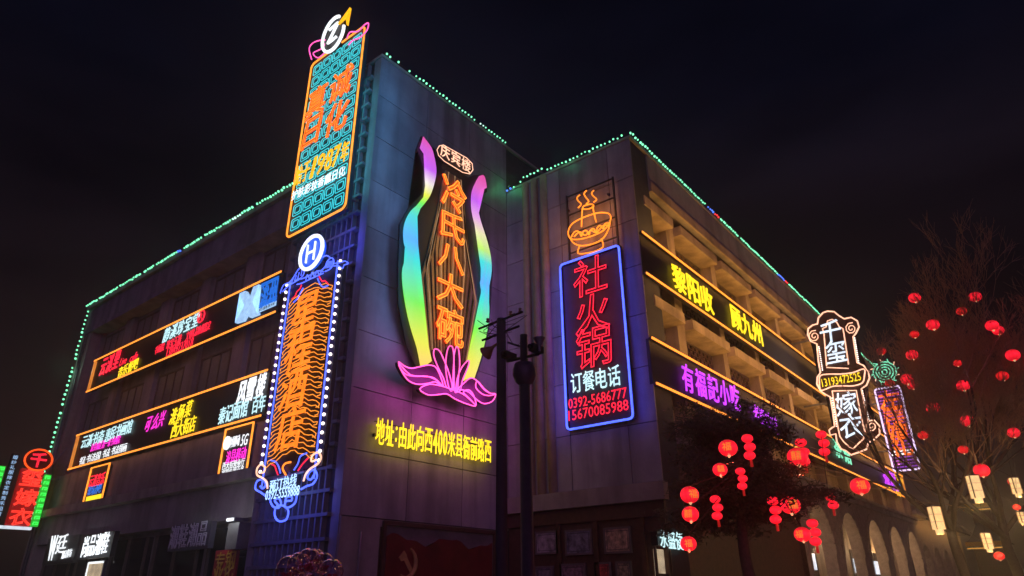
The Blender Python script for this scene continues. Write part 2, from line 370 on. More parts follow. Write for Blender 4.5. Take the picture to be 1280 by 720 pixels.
M_curtain = mat('curtained_glass', (.14, .12, .15), .35, .3, 1.5, .0)
def window(axis, val, u0, u1, z0, z1, nx=3, grille=True, rows=2):
    """frame > pane and grille; u along the wall, outwards is smaller val"""
    def B(mb, a, b, d0, d1, c, d): (mb.box(a, b, val-d1, val-d0, c, d) if axis == 'y' else mb.box(val-d1, val-d0, a, b, c, d))
    fr = MB(); t = .07
    B(fr, u0, u0+t, 0, .07, z0, z1); B(fr, u1-t, u1, 0, .07, z0, z1); B(fr, u0+t, u1-t, 0, .07, z0, z0+t); B(fr, u0+t, u1-t, 0, .07, z1-t, z1)
    for i in range(1, nx):
        u = u0+(u1-u0)*i/nx; B(fr, u-.025, u+.025, 0, .065, z0+t, z1-t)
    f = bp(fr, 'window', M_frame)
    pn = MB(); B(pn, u0+t, u1-t, .01, .03, z0+t, z1-t); bp(pn, 'pane', M_glass if grille else M_curtain, f)
    if grille:
        gr = MB(); du = .16; k = int((u1-u0-2*t)/du); kz = max(2, int((z1-z0-2*t)/du))
        for i in range(1, k): u = u0+t+(u1-u0-2*t)*i/k; B(gr, u-.011, u+.011, .072, .088, z0+t, z1-t)
        for j in range(1, kz): zz = z0+t+(z1-z0-2*t)*j/kz; B(gr, u0+t, u1-t, .0885, .10, zz-.011, zz+.011)
        for i in range(k):
            for j in range(kz):
                if (i+j) % 2: continue
                u = u0+t+(u1-u0-2*t)*(i+.5)/k; zz = z0+t+(z1-z0-2*t)*(j+.5)/kz; B(gr, u-.042, u+.042, .074, .086, zz-.042, zz+.042)
        bp(gr, 'grille', M_grille, f, kind='stuff')
    return f
# street wing: bays with hooded windows and piers
bays = [(17.0, 18.85)] + [(19.55+3.45*k, 22.45+3.45*k) for k in range(8)]
for (a, b) in bays:
    for z0, z1 in ((10.3, 12.78), (7.0, 9.32)):
        window('y', 8.85, a+.05, b-.05, z0, z1, 3)
        mb = MB(); mb.box(a-.06, b+.06, 8.13, 8.849, z1+.03, z1+.37); bp(mb, 'window_hood', M_ochre)
        mb = MB(); mb.box(a+.1, b-.1, 8.40, 8.849, z1+.372, z1+.46); bp(mb, 'hood_cap', M_ochre)
for i in range(len(bays)):
    a = bays[i][1]+.07; b = bays[i+1][0]-.07 if i+1 < len(bays) else EEND
    mb = MB(); mb.box(a, b, 8.42, 8.849, 5.7, 13.499); bp(mb, 'pier', M_ochre)
mb = MB(); mb.box(EEND-.35, EEND, 8.13, 8.42, 0, 13.499); bp(mb, 'pier', M_ochre)
mb = MB(); mb.box(17.4, EEND, 8.0, 8.849, 5.35, 5.7); bp(mb, 'ledge', M_conc)
mb = MB(); mb.box(17.4, EEND, 7.86, 7.998, 5.56, 5.68); bp(mb, 'ledge_lip', M_conc)
# side wing: plain bays
k = 0
y = 19.2
while y + 2.2 < AEND-1.2:
    for z0, z1 in ((11.9, 13.3), (8.35, 9.95)):
        window('x', XA+.62, y, y+2.1, z0, z1, 3, grille=False)
    mb = MB(); mb.box(XA+.44, XA+.619, y+2.3, y+3.1, 5.2, 13.499); bp(mb, 'pier', M_awall)
    y += 3.4
mb = MB(); mb.box(XA, XA+.619, AEND-1.0, AEND, 0, 13.499); bp(mb, 'pier', M_conc)
mb = MB(); mb.box(XA, XA+.619, YB1+.002, 18.6, 0, 13.499); bp(mb, 'pier', M_awall)
mb = MB(); mb.box(XA+.12, XA+.619, 18.6, AEND-1.0, 5.12, 6.62); bp(mb, 'spandrel', M_awall)
mb = MB(); mb.box(XA-.25, XA+.619, 18.602, AEND-1.002, 4.82, 5.12); bp(mb, 'ledge', M_conc)
mb = MB(); mb.box(XA+.05, XA+.619, 18.602, AEND-1.002, 3.75, 4.81); bp(mb, 'shop_fascia', M_awall)
for y0, y1 in ((19.0, 21.6), (22.2, 25.2), (25.8, 28.6), (29.2, 31.6), (32.2, 35.0)):
    f = bp(MB().box(XA+.45, XA+.60, y0, y1, .1, 3.6), 'shop_front', M_glass)
    for q in (y0, (y0+y1)/2, y1-.08):
        off = Vector((XD, YT, 0)); m_ = MB().box(XA+.37, XA+.449, q, q+.08, .1, 3.6); m_.v = [tuple(Vector(v)-off) for v in m_.v]; m_.build('mullion', M_frame, f)
for yy in (AEND-.7, AEND-.45):
    mb = MB(); mb.tube([(XA-.06, yy, .1), (XA-.06, yy, 13.45)], .045, 8); bp(mb, 'downpipe', M_steel, smooth=True)
mb = MB(); mb.tube([(XT+.6, YT-.05, 3.0), (XT+.6, YT-.05, .1)], .03, 8); bp(mb, 'downpipe', M_steel, smooth=True)
# ground floor arcade of the street wing
def arch_wall(u0, u1, n, zs, rad, ztop, y0, y1, m, name='arcade_wall', parent=bd, ring=True):
    bay = (u1-u0)/n
    for i in range(n):
        c = u0+bay*(i+.5); mb = MB(); N = 14
        arc = [(c-rad, .05)]+[(c-rad*math.cos(math.pi*k/N), zs+rad*1.12*math.sin(math.pi*k/N)) for k in range(N+1)]+[(c+rad, .05)]
        outl = [(c-bay/2, .05)]+[(c-bay/2+bay*k/N, ztop) for k in range(N+1)]+[(c+bay/2, .05)]
        K = len(arc); vs = [(a, y0, b) for a, b in outl]+[(a, y0, b) for a, b in arc]+[(a, y1, b) for a, b in arc]
        fs = [(q, q+1, K+q+1, K+q) for q in range(K-1)]+[(K+q, K+q+1, 2*K+q+1, 2*K+q) for q in range(K-1)]
        mb.add(vs, fs); w_ = bp(mb, name, m, parent)
        rg = MB()
        for q in range(N):
            a0 = math.pi*q/N+.015; a1 = math.pi*(q+1)/N-.015
            P = [(c-R*math.cos(a), zs+R*1.12*math.sin(a)) for R, a in ((rad, a0), (rad, a1), (rad+.28, a1), (rad+.28, a0))]
            vm = MB().prism(P, y0-.05, y0-.001); bp(vm, 'voussoir', m, w_ if parent is bd else parent)
arch_wall(27.0, EEND, 5, 3.0, 1.62, 5.349, 8.12, 8.6, M_brick)
for i in range(5):
    c = 27+4.5*(i+.5)
    f = bp(MB().box(c-1.4, c+1.4, 10.14, 10.19, .1, 3.7), 'shop_front', M_glass)
    off = Vector((XD, YT, 0)); m_ = MB().box(c-1.2, c+1.0, 10.08, 10.139, 2.55, 3.25); m_.v = [tuple(Vector(v)-off) for v in m_.v]; lb_ = m_.build('light_box', SH, f); point(lb_, 'shop_glow', (c-XD, 9.5-YT, 3.6), 40 if i < 2 else 80, (1, .62, .32))
mb = MB(); mb.box(17.4, 27, 8.3, 8.86, 0, 5.349); bp(mb, 'ground_floor_wall', M_wood)

# ================================================================== roof line light strings
def led_string(label, pts, step, seed, big=1.):
    rnd = random.Random(seed); o = thing('led_string', label, 'light string', pts[0], 0, 'coloured light strings along the roof edges')
    P = []
    for a, b in zip(pts[:-1], pts[1:]):
        a, b = Vector(a), Vector(b); n = max(1, int((b-a).length/step))
        P += [a+(b-a)*i/n for i in range(n)]
    P.append(Vector(pts[-1])); base = Vector(pts[0]); P = [p-base for p in P]
    MB().tube(P, .008, 3).build('cord', M_cord, o)
    mb = MB(); c = 0; cur = 0
    for p in P:
        if c <= 0: cur = rnd.choices([0, 1, 2, 3], [.74, .14, .05, .07])[0]; c = rnd.randint(10, 26) if cur == 0 else rnd.randint(2, 4)
        c -= 1
        if rnd.random() < .035: continue
        q = p+Vector((rnd.uniform(-.016, .016), rnd.uniform(-.012, .012), rnd.uniform(-.024, .02))); mb.ball(q, big*rnd.uniform(.027, .038), 6, 4, cur)
    mb.build('bulbs', [BG, BC, BR, BB], o, kind='stuff')
    return o
led_string('green light string along the top edge of the tallest wall', [(XT+.1, YT-.09, ZT+.1), (XD+.0, YT-.09, ZT+.1)], .155, 1)
led_string('green light string on the short wing roof from inner corner to outer corner', [(XD-.09, YT-.1, 14.97), (XD-.09, 12.5, 15.08), (XD-.18, 12.3, 15.16), (XD-.18, 11.5, 15.16), (XD-.09, 11.3, 15.1), (XD-.09, YE-.09, 15.1)], .15, 2)
point(bpy.data.objects['led_string.001'], 'string_glow', (-.25, -.3, .0), 3, (.1, 1, .3)); point(bpy.data.objects['led_string.001'], 'string_glow', (-.3, -2.6, .15), 2, (.1, 1, .4))
led_string('long green light string along the right street wing roof', [(XD-.06, YE-.09, 15.1), (EEND, YE-.09, 15.1)], .16, 3, 1.15)
led_string('long green light string along the left side wing roof', [(XA-.2, YB1+.1, ZR+.1), (XA-.2, AEND, ZR+.1)], .17, 4, 1.35)
o = led_string('pale light string running down the far left corner of the building', [(XA-.1, AEND-.02, ZR-.2), (XA-.1, AEND-.02, 4.9)], .22, 5, 1.6)
point(o, 'string_glow', (-.4, -.3, -3), 6, (.5, 1, .7))

# ================================================================== SIGN 1: tall teal lattice sign on the tower side
s = Sign('vertical_sign', 'tall teal sign of square neon rings with orange border, topmost on the tower side', 'neon sign', 'x', XT-.55, (397, 280))
tl, tr, br, bl = s.P(390.5, 81), s.P(458, 33.3), s.P(434, 264), s.P(360, 296)
x0, x1, z0, z1 = (tl[0]+bl[0])/2, (tr[0]+br[0])/2, (bl[1]+br[1])/2, (tl[1]+tr[1])/2
M_tealboard = mat('teal_board', (.004, .045, .055), .4, .3, 3, .05)
MB().box(x0, x1, 0, .12, z0, z1).build('panel', M_tealboard, s.o)
def rrect(x0, x1, z0, z1, r, n=4):
    out = []
    for cx, cz, a in ((x1-r, z1-r, 0), (x0+r, z1-r, 90), (x0+r, z0+r, 180), (x1-r, z0+r, 270)):
        for i in range(n+1): t = math.radians(a+90*i/n); out.append((cx+r*math.cos(t), cz+r*math.sin(t)))
    return out
def loop(o, name, poly, m, r, y, parent=None): return MB().tube([(a, y, b) for a, b in poly], r, 6, True).build(name, m, o, smooth=True)
loop(s.o, 'border_tube', rrect(x0+.02, x1-.02, z0+.02, z1-.02, .18), O2, .032, -.05)
rm = MB()
rm.tube([(a, 0, b) for a, b in rrect(-.215, .215, -.19, .19,   .05, 2)], .013, 5, True); rm.tube([(a, 0, b) for a, b in rrect(-.13, .13, -.11, .11, .04, 2)], .013, 5, True)
rmesh = rm.mesh('square_ring', T_, True); NR, NC = 13, 5
for j in range(NR):
    for i in range(NC):
        q = link('square_ring', rmesh, s.o); q.location = (x0+.13+(x1-x0-.26)*(i+.5)/NC, -.035, z0+.15+(z1-z0-.3)*(j+.5)/NR)
for ch, p in (('真', (398.5, 129)), ('诚', (430, 106)), ('日', (393.5, 166)), ('化', (424.5, 148))):
    a = s.P(*p); k = put(s.o, 'character', ch, a[0], a[1], 1.10, 1.16, emit('neon_vermilion', (1, .075, .008), 1.0), 'solid', .015, -.10, .12); put(k, 'outline', ch, 0, 0, 1, 1, O2, 'tube', .010, -.045, .12)
s.row('始于1987年', (377, 220.5), (434.5, 191), .5, .72, YO, y=-.1, r=.035, shear=.15)
s.row('护肤彩妆香薰日化', (372, 245), (431, 216.5), .36, .34, W_, y=-.1, r=.02)
# emblem on top: ring, letter, arrow and pink ribbons
c = s.P(422.5, 47); R = []
for i in range(29): t = math.radians(-40+ (300*i/28)) + 1.75; R.append((c[0]+.56*math.cos(t)-.05*math.sin(t), -.2, c[1]+.72*math.sin(t)))
MB().tube(R, .055, 8).build('emblem_ring', W_, s.o, smooth=True)
MB().prism([(c[0]+.5*math.cos(i*math.pi/12), c[1]+.66*math.sin(i*math.pi/12)) for i in range(24)], -.14, .0).build('emblem_disc', M_board, s.o)
MB().tube([(c[0]-.22, -.22, c[1]+.3), (c[0]+.24, -.22, c[1]+.34), (c[0]-.2, -.22, c[1]-.3), (c[0]+.24, -.22, c[1]-.28)], .05, 6).build('emblem_letter', W_, s.o)
a = s.P(437, 28); MB().prism([(a[0]-.30, a[1]-.05), (a[0]+.26, a[1]+.30), (a[0]+.2, a[1]-.42), (a[0]+.08, a[1]+.02)], -.24, -.16).build('emblem_arrow', YO, s.o)
s.tube('ribbon_tube', [(392, 76), (389, 62), (396, 54), (410, 52), (405, 62), (394, 68), (400, 74), (408, 68)], PK, .022, -.08, sm=4)
s.tube('ribbon_tube', [(436, 50), (440, 42), (450, 41), (458, 33), (463, 31), (461, 40), (452, 49), (444, 52), (438, 58)], PK, .022, -.08, sm=4)
for zz in (z0+.6, (z0+z1)/2, z1-2.0):
    for xx in (x0+.25, x1-.3): MB().box(xx-.04, xx+.04, .121, .56, zz-.04, zz+.04).build('bracket', M_steel, s.o)
area(s.o, 'panel_glow', ((x0+x1)/2, .14, (z0+z1)/2-.6), (0, 1, 0), x1-x0, z1-z0-2.4, 40, (.1, .75, 1))
area(s.o, 'corner_glow', (x1+1.6, .3, (z0+z1)/2-.4), (-1, .75, 0), .4, 5, 34, (.08, .45, 1)); area(s.o, 'face_glow', (x1+.5, -.9, (z0+z1)/2), (-.25, 1, 0), .5, z1-z0, 9, (.1, .7, 1))

# ================================================================== SIGN 2: hotel sign
s = Sign('vertical_sign', 'tall hotel sign with orange wave lines between white bulb rows and blue scrolls', 'neon sign', 'x', XT-.47, (358, 650))
x0, x1 = s.P(346, 470)[0], s.P(413, 455)[0]; z1 = s.P(393, 341)[1]; z0 = s.P(365, 588)[1]
MB().box(x0-.10, x1+.10, 0, .12, z0-.02, z1+.02).build('panel', M_board, s.o)
for side, xx in ((0, x0-.04), (1, x1+.04)):
    bl_ = MB(); k = 25
    for i in range(k): bl_.ball((xx, -.06, z0+.1+(z1-z0-.15)*i/(k-1)), .044, 8, 5)
    bl_.build('bulb_row', BW, s.o, smooth=True, kind='stuff')
    MB().tube([((xx+(.14 if side == 0 else -.14)), -.045, z0-.3), ((xx+(.14 if side == 0 else -.14)), -.045, z1)], .022, 6).build('side_tube', B_, s.o)
xl, xr = x0+.2, x1-.2; mid = (xl+xr)/2; nw = 38
for i in range(nw):
    zc = z0+.30+(z1-z0-.85)*i/(nw-1); pts = []
    for k in range(13):
        t = k/12; xx = xl+(xr-xl)*t; zz = zc+.30*(1-abs(2*t-1.0)**1.15)+.03*math.sin(t*25+i)-.12
        pts.append((xx, -.05, zz))
    e = .06
    pts = [(xl+.03, -.05, pts[0][2]-e)]+pts[0:]+[(xr-.02, -.05, pts[-1][2]-e), (xr-.14, -.05, pts[-1][2]-e-.005)] if i % 2 else pts
    MB().tube(pts, .012, 5).build('wave_tube', emit('neon_wave', (1, .31, .03), 1.15), s.o)
for ch, p in (('星', (384, 391)), ('程', (377.5, 436)), ('酒', (371.5, 486)), ('店', (366.5, 536))):
    a = s.P(*p); k = put(s.o, 'character', ch, a[0], a[1], 1.14, 1.08, emit('neon_gold_orange', (1, .20, .015), 1.35), 'solid', .02, -.10, .1); put(k, 'outline', ch, 0, 0, 1, 1, mat('letter_rim', (.12, .01, .006), .5), 'tube', .016, .02, .1)
c = s.P(395, 318)
MB().tube([(c[0]+.50*math.cos(i*math.pi/16), -.16, c[1]+.50*math.sin(i*math.pi/16)) for i in range(32)], .055, 8, True).build('emblem_ring', W_, s.o, smooth=True)
MB().prism([(c[0]+.49*math.cos(i*math.pi/16), c[1]+.49*math.sin(i*math.pi/16)) for i in range(32)], -.15, -.02).build('emblem_disc', emit('emblem_blue', (.015, .11, .75), .7), s.o)
hm = MB(); hm.tube([(c[0]-.17, -.18, c[1]-.28), (c[0]-.17, -.18, c[1]+.28)], .032); hm.tube([(c[0]+.17, -.18, c[1]-.28), (c[0]+.17, -.18, c[1]+.28)], .032); hm.tube([(c[0]-.17, -.18, c[1]), (c[0]+.17, -.18, c[1])], .032)
hm.build('emblem_letter', W_, s.o)
MB().box(c[0]-.04, c[0]+.04, -.02, .06, z1, c[1]).build('post', M_steel, s.o)
# blue winged creatures either side of the ring
for pts in ([(354, 368), (358, 358), (366, 354), (372, 346), (377, 338), (382, 336), (384, 342), (380, 349), (372, 354), (364, 359), (357, 366)],
            [(372, 354), (376, 350), (381, 350), (388, 347), (396, 343), (402, 340), (408, 341)], [(375, 357), (382, 355), (390, 351), (399, 347), (408, 343)],
            [(386, 352), (388, 345), (391, 350), (394, 342), (397, 347), (400, 340), (403, 345), (406, 339)],
            [(404, 341), (410, 335), (413, 328), (418, 324), (421, 327), (420, 333), (416, 338), (410, 341)],
            [(421, 331), (428, 330), (435, 328), (439, 331), (434, 333), (432, 337), (427, 334), (421, 334)], [(407, 323), (412, 321), (417, 324)]):
    s.tube('bird_tube', pts, B_, .016, -.10, sm=4)
for k in range(5): s.tube('feather_tube', [(364+4*k, 359-3.2*k), (367+3.6*k, 352-3.4*k)], B_, .013, -.10); s.tube('feather_tube', [(411+2*k, 337-.4*k), (414.5+1.6*k, 328-.2*k)], B_, .013, -.10)
for pts, m in (([(368, 375), (372, 371), (374, 366), (378, 362), (380, 357)], R_), ([(370, 379), (376, 373), (378, 368), (382, 361)], B_), ([(402, 347), (406, 353), (409, 352), (413, 356)], R_), ([(400, 349), (403, 356), (407, 360), (413, 358)], B_),
               ([(343, 581), (347, 583), (349, 589), (351, 594)], R_), ([(342, 576), (348, 578), (352, 584), (354, 592)], B_), ([(389, 573), (384, 578), (380, 583), (376, 589)], R_), ([(387, 567), (379, 571), (376, 580), (371, 588)], B_)):
    s.tube('tassel_tube', pts, m, .018, -.08, sm=3)
# scrolls below
for pts, m in (([(337, 611), (336, 603), (331, 598), (324, 594), (324, 586), (329, 581), (334, 585), (332, 591), (328, 591)], CH),
               ([(382, 602), (385, 593), (391, 586), (400, 580), (404, 572), (400, 566), (393, 570), (392, 577), (398, 575)], CH),
               ([(360, 594), (356, 586), (359, 580), (366, 578)], O_),
               ([(336, 621), (329, 616), (322, 611), (324, 602), (331, 600), (335, 606), (331, 611), (328, 608)], B_),
               ([(379, 612), (386, 608), (394, 605), (399, 596), (396, 588), (390, 590), (387, 597), (391, 600), (395, 594)], B_),
               ([(340, 620), (341, 628), (345, 634), (351, 635), (354, 629), (351, 623), (346, 626), (350, 631)], B_),
               ([(374, 616), (372, 628), (365, 634), (359, 634), (360, 627), (367, 626), (367, 621), (361, 622), (359, 628)], B_)):
    s.tube('scroll_tube', pts, m, .024, -.06, sm=5)
s.tube('ring_tube', [(346, 642), (348, 634), (355, 632), (362, 636), (363, 643), (360, 650), (353, 652), (348, 649)], B_, .024, -.06, closed=True, sm=4)
s.row('预订热线', (346, 609), (372, 601), .36, .30, WC, y=-.12, r=.02)
s.line('phone_number', '0392-5559888', (337, 622), (380, 611), .23, WC, y=-.12, r=.012)
MB().tube([(s.P(340, 615)[0], .0, s.P(340, 600)[1]), (s.P(378, 615)[0], .0, s.P(378, 590)[1])], .03, 6).build('rail', M_steel, s.o)
MB().tube([(s.P(356, 650)[0], .0, s.P(356, 640)[1]), (s.P(362, 590)[0], .0, z0)], .03, 6).build('rail', M_steel, s.o)
for zz in (z0+.5, (z0+z1)/2, z1-.5): MB().box(-.8, .9, .121, .48, zz-.04, zz+.04).build('bracket', M_steel, s.o)
area(s.o, 'side_glow', (x0-.5, .2, (z0+z1)/2), (-.7, 1, 0), .3, 4.5, 26, (.16, .10, 1)); area(s.o, 'scroll_glow', ((x0+x1)/2, -.35, z0-.6), (0, 1, -.3), 1.9, 1.2, 13, (.06, .08, 1))
area(s.o, 'bird_glow', ((x0+x1)/2+.6, -.3, z1+.7), (0, 1, .2), 2.0, .8, 22, (.06, .08, 1))
area(s.o, 'back_glow', ((x0+x1)/2, .14, (z0+z1)/2), (0, 1, 0), x1-x0, z1-z0, 7, (.3, .25, 1))

# ================================================================== SIGN 3: bowl restaurant sign on the tower front
s = Sign('restaurant_sign', 'vase-shaped restaurant sign with rainbow ribbons and a magenta lotus on the tower wall', 'neon sign', 'y', YT-.33, (556, 500))
Lo = [(527, 172), (531, 178), (537, 186), (541, 200), (543, 216), (540, 232), (535, 246), (528, 256), (521, 265), (517, 280), (517, 296), (520, 308), (515, 320), (514, 338), (520, 356), (524, 380), (527, 404), (531, 424), (537, 452)]
Li = [(523, 186), (530, 198), (532, 214), (533, 232), (530, 244), (522, 255), (512, 264), (505, 276), (502, 290), (503, 306), (507, 318), (501, 336), (501, 356), (505, 384), (511, 410), (519, 436), (524, 462)]
Ro = [(597, 221), (603, 221), (606, 236), (602, 234), (596, 243), (595, 258), (597, 272), (602, 288), (607, 304), (611, 322), (612, 340), (609, 358), (607, 366), (609, 384), (608, 404), (604, 426), (598, 450), (588, 480)]
Ri = [(594, 226), (588, 240), (587, 258), (590, 276), (595, 292), (601, 308), (603, 324), (602, 342), (598, 354), (601, 372), (599, 386), (600, 400), (594, 410), (588, 426), (584, 440), (581, 456), (576, 468), (578, 478)]
# black backing in the shape of a vase
bk = [(527, 170), (545, 200), (547, 214), (557, 200), (585, 222), (592, 219), (606, 218), (609, 240), (600, 244), (600, 270), (611, 300), (616, 340), (613, 390), (606, 440), (590, 488), (560, 478), (524, 468), (508, 430), (498, 380), (498, 330), (500, 280), (512, 258), (528, 242), (529, 210), (521, 186)]
MB().prism([s.P(*p) for p in bk], 0, .06).build('backing', M_board, s.o)
# lit fluted slats
M_slat = mat('bronze_slat', (.33, .23, .12), .4, .3, 3, .1, metal=.4)
ztop, zbot = s.P(562, 214)[1], s.P(560, 462)[1]; xc = s.P(562, 340)[0]
for k in range(14):
    t = (k-6.5)/6.5; a = xc+t*.62; b = xc+t*1.15; c = xc+t*.68
    zt = ztop-.1 - (0 if abs(t) < .62 else (abs(t)-.62)*5.5) + a*0
    zm = zt-(zt-zbot)*.45
    for nm, m, o_, yy in (('slat', M_slat, .0, -.05),):
        wd = .05 + .03*(k % 3 == 1)
        MB().add([(a-wd*.8, yy, zt), (a+wd*.8, yy, zt), (b+wd, yy, zm), (b-wd, yy, zm), (c+wd*.6, yy, zbot), (c-wd*.6, yy, zbot)] + [(a-wd*.8, -.002, zt), (a+wd*.8, -.002, zt), (b+wd, -.002, zm), (b-wd, -.002, zm), (c+wd*.6, -.002, zbot), (c-wd*.6, -.002, zbot)],
                 [(0, 3, 2, 1), (3, 5, 4, 2), (0, 6, 9, 3), (3, 9, 11, 5), (1, 2, 8, 7), (2, 4, 10, 8), (0, 1, 7, 6)]).build(nm, m, s.o)
    if k % 3 == 1:
        MB().tube([(a, -.055, zt), (b, -.055, zm), (c, -.055, zbot)], .012, 4).build('slat_light', emit('slat_light', (1, .62, .28), .28, uneven=.5, scale=2), s.o)
# rainbow ribbons
def ribbon_mat(name, stops):
    m = emit(name, (1, 1, 1), 1.0, base=(.1, .1, .1), uneven=0); t = m.node_tree; b = t.nodes['Principled BSDF']
    g = t.nodes.new('ShaderNodeTexCoord'); sx = t.nodes.new('ShaderNodeSeparateXYZ'); t.links.new(g.outputs['Generated'], sx.inputs[0])
    r = t.nodes.new('ShaderNodeValToRGB'); t.links.new(sx.outputs['Z'], r.inputs[0]); e = r.color_ramp.elements
    e[0].position, e[0].color = stops[0][0], (*stops[0][1], 1); e[1].position, e[1].color = stops[-1][0], (*stops[-1][1], 1)
    for p, c_ in stops[1:-1]: q = e.new(p); q.color = (*c_, 1)
    t.links.new(r.outputs[0], b.inputs['Emission Color']); return m
yl, gr_, cy, bl_c, pl, vi, pk = (.75, .78, .06), (.16, .80, .08), (.05, .62, .60), (.08, .40, .85), (.80, .72, .70), (.52, .10, .80), (.72, .07, .34)
RL = ribbon_mat('ribbon_left', [(0, (.9, .6, .10)), (.10, yl), (.25, gr_), (.42, cy), (.50, bl_c), (.60, cy), (.68, gr_), (.73, yl), (.79, pl), (.86, vi), (.95, (.62, .10, .60)), (1, pk)])
RR = ribbon_mat('ribbon_right', [(0, (.9, .7, .10)), (.10, yl), (.24, gr_), (.38, cy), (.46, bl_c), (.56, cy), (.62, (.45, .75, .12)), (.69, (.75, .72, .4)), (.76, (.75, .35, .75)), (.84, vi), (.92, (.70, .12, .50)), (1, pk)])
def sm2(s_, pts, n=3): return [(v.x, v.z) for v in smooth_line(s_.L(pts), n)]
MB().prism(sm2(s, Lo)+sm2(s, Li)[::-1], -.09, -.06).build('ribbon', RL, s.o)
MB().prism(sm2(s, Ro)+sm2(s, Ri)[::-1], -.09, -.06).build('ribbon', RR, s.o)
for p, q, dz in ((( 561, 246), (0, 0), 0),): pass
for ch, p in (('冷', (564.5, 245)), ('氏', (562.5, 285)), ('八', (561, 324)), ('大', (559.5, 363)), ('碗', (559, 409))):
    a = s.P(*p); h_ = {'冷': 1.2, '氏': .98, '八': .88, '大': 1.0, '碗': 1.14}[ch]
    k = put(s.o, 'character', ch, a[0], a[1], 1.14, h_, RO, 'solid', .03, -.11); put(k, 'outline', ch, 0, 0, 1, 1, O2, 'tube', .015, -.045)
pq = [(546, 184), (551, 183), (580, 199), (587, 206), (588, 214), (584, 219), (575, 217), (552, 203), (545, 196), (543, 189)]
MB().prism([s.P(*p) for p in pq], -.10, -.01).build('plaque', M_board, s.o)
s.tube('plaque_tube', pq, CH, .014, -.115, closed=True)
s.row('庆宾楼', (553, 192), (579, 208), .42, .46, CH, y=-.13, r=.012)
# lotus: petals with a lit edge
M_petal = mat('lotus_petal', (.035, .004, .035), .5, .3, 4, .05)
pet = [[(553, 486), (549, 474), (542, 460), (537, 446), (538, 438), (544, 440), (550, 452), (556, 468), (560, 486)],
       [(556, 488), (552, 466), (552, 450), (555, 436), (560, 435), (562, 448), (561, 468), (560, 488)],
       [(562, 490), (562, 466), (562, 446), (565, 435), (568, 440), (569, 458), (567, 476), (566, 490)],
       [(564, 490), (566, 474), (572, 460), (580, 452), (580, 458), (576, 468), (572, 478), (569, 490)],
       [(548, 484), (540, 462), (530, 458), (519, 460), (508, 462), (499, 459), (492, 454), (495, 463), (502, 470), (514, 472), (528, 472), (540, 477)],
       [(492, 456), (497, 468), (505, 478), (516, 482), (528, 481), (538, 479), (546, 484), (536, 474), (522, 472), (506, 470)],
       [(518, 488), (530, 482), (545, 484), (560, 489), (572, 494), (582, 502), (588, 509), (576, 506), (562, 500), (552, 494), (540, 495), (528, 495)],
       [(566, 488), (574, 480), (582, 474), (590, 478), (598, 488), (606, 493), (613, 494), (609, 503), (598, 506), (588, 500), (580, 492), (572, 489)],
       [(590, 478), (598, 487), (606, 493), (613, 494), (605, 496), (596, 494), (588, 486)],
       [(572, 492), (579, 489), (585, 496), (588, 508), (580, 500)]]
for i, p in enumerate(pet):
    q = smooth_line(s.L(p, -.15-.006*i), 3, True); k = MB().prism([(v.x, v.z) for v in q], -.145-.006*i, -.06).build('petal', M_petal, s.o)
    MB().tube([v+Vector((0, -.012, 0)) for v in q], .02, 5, True).build('petal_tube', PK, k, smooth=True)
for xx in (-.8, .8):
    for zz in (1.2, 4.5, 7.0): MB().box(xx-.04, xx+.04, .061, .33, zz-.04, zz+.04).build('bracket', M_steel, s.o)
area(s.o, 'slat_glow', (xc, -.8, (ztop+zbot)/2), (0, 1, 0), .5, 5, 16, (1, .62, .25)); area(s.o, 'lotus_glow', (0, -.6, .3), (0, 1, -.15), 3.2, .6, 34, (1, .08, .75))
area(s.o, 'ribbon_glow', (1.75, -.55, 3.2), (.35, 1, 0), .4, 5, 13, (.62, .25, 1))
area(s.o, 'ribbon_glow', (-1.75, -.55, 3.2), (-.35, 1, 0), .4, 5, 13, (.22, .42, 1))

s = Sign('address_sign', 'row of yellow lit address characters below the magenta lotus', 'neon sign', 'y', YT-.1, (541, 566))
txt = '地址:由此向西400米县衙前路西'; wid = {':': .45, '4': .62, '0': .62}; tot = sum(wid.get(c_, 1) for c_ in txt); a, b = s.P(468, 538), s.P(613, 565); u = 0
for c_ in txt:
    w_ = wid.get(c_, 1); t = (u+w_/2)/tot; u += w_; W1 = (b[0]-a[0])/tot
    k = put(s.o, 'character', c_, a[0]+(b[0]-a[0])*t, a[1]+(b[1]-a[1])*t, W1*w_*(.9 if w_ == 1 else .8), .66 if c_ != ':' else .4, Y_, 'solid', .03, -.04)
for dz in (-.18, .18): MB().box(a[0], b[0], .0, .03, (a[1]+b[1])/2+dz-.012, (a[1]+b[1])/2+dz+.012).build('rail', M_dark, s.o)
for xx in (-2, -.7, .7, 2): MB().box(xx-.02, xx+.02, .031, .10, .12, .2).build('bracket', M_dark, s.o)
area(s.o, 'letter_glow', (0, -.35, 0), (0, 1, 0), 4.2, .5, 5, (1, .7, .1))

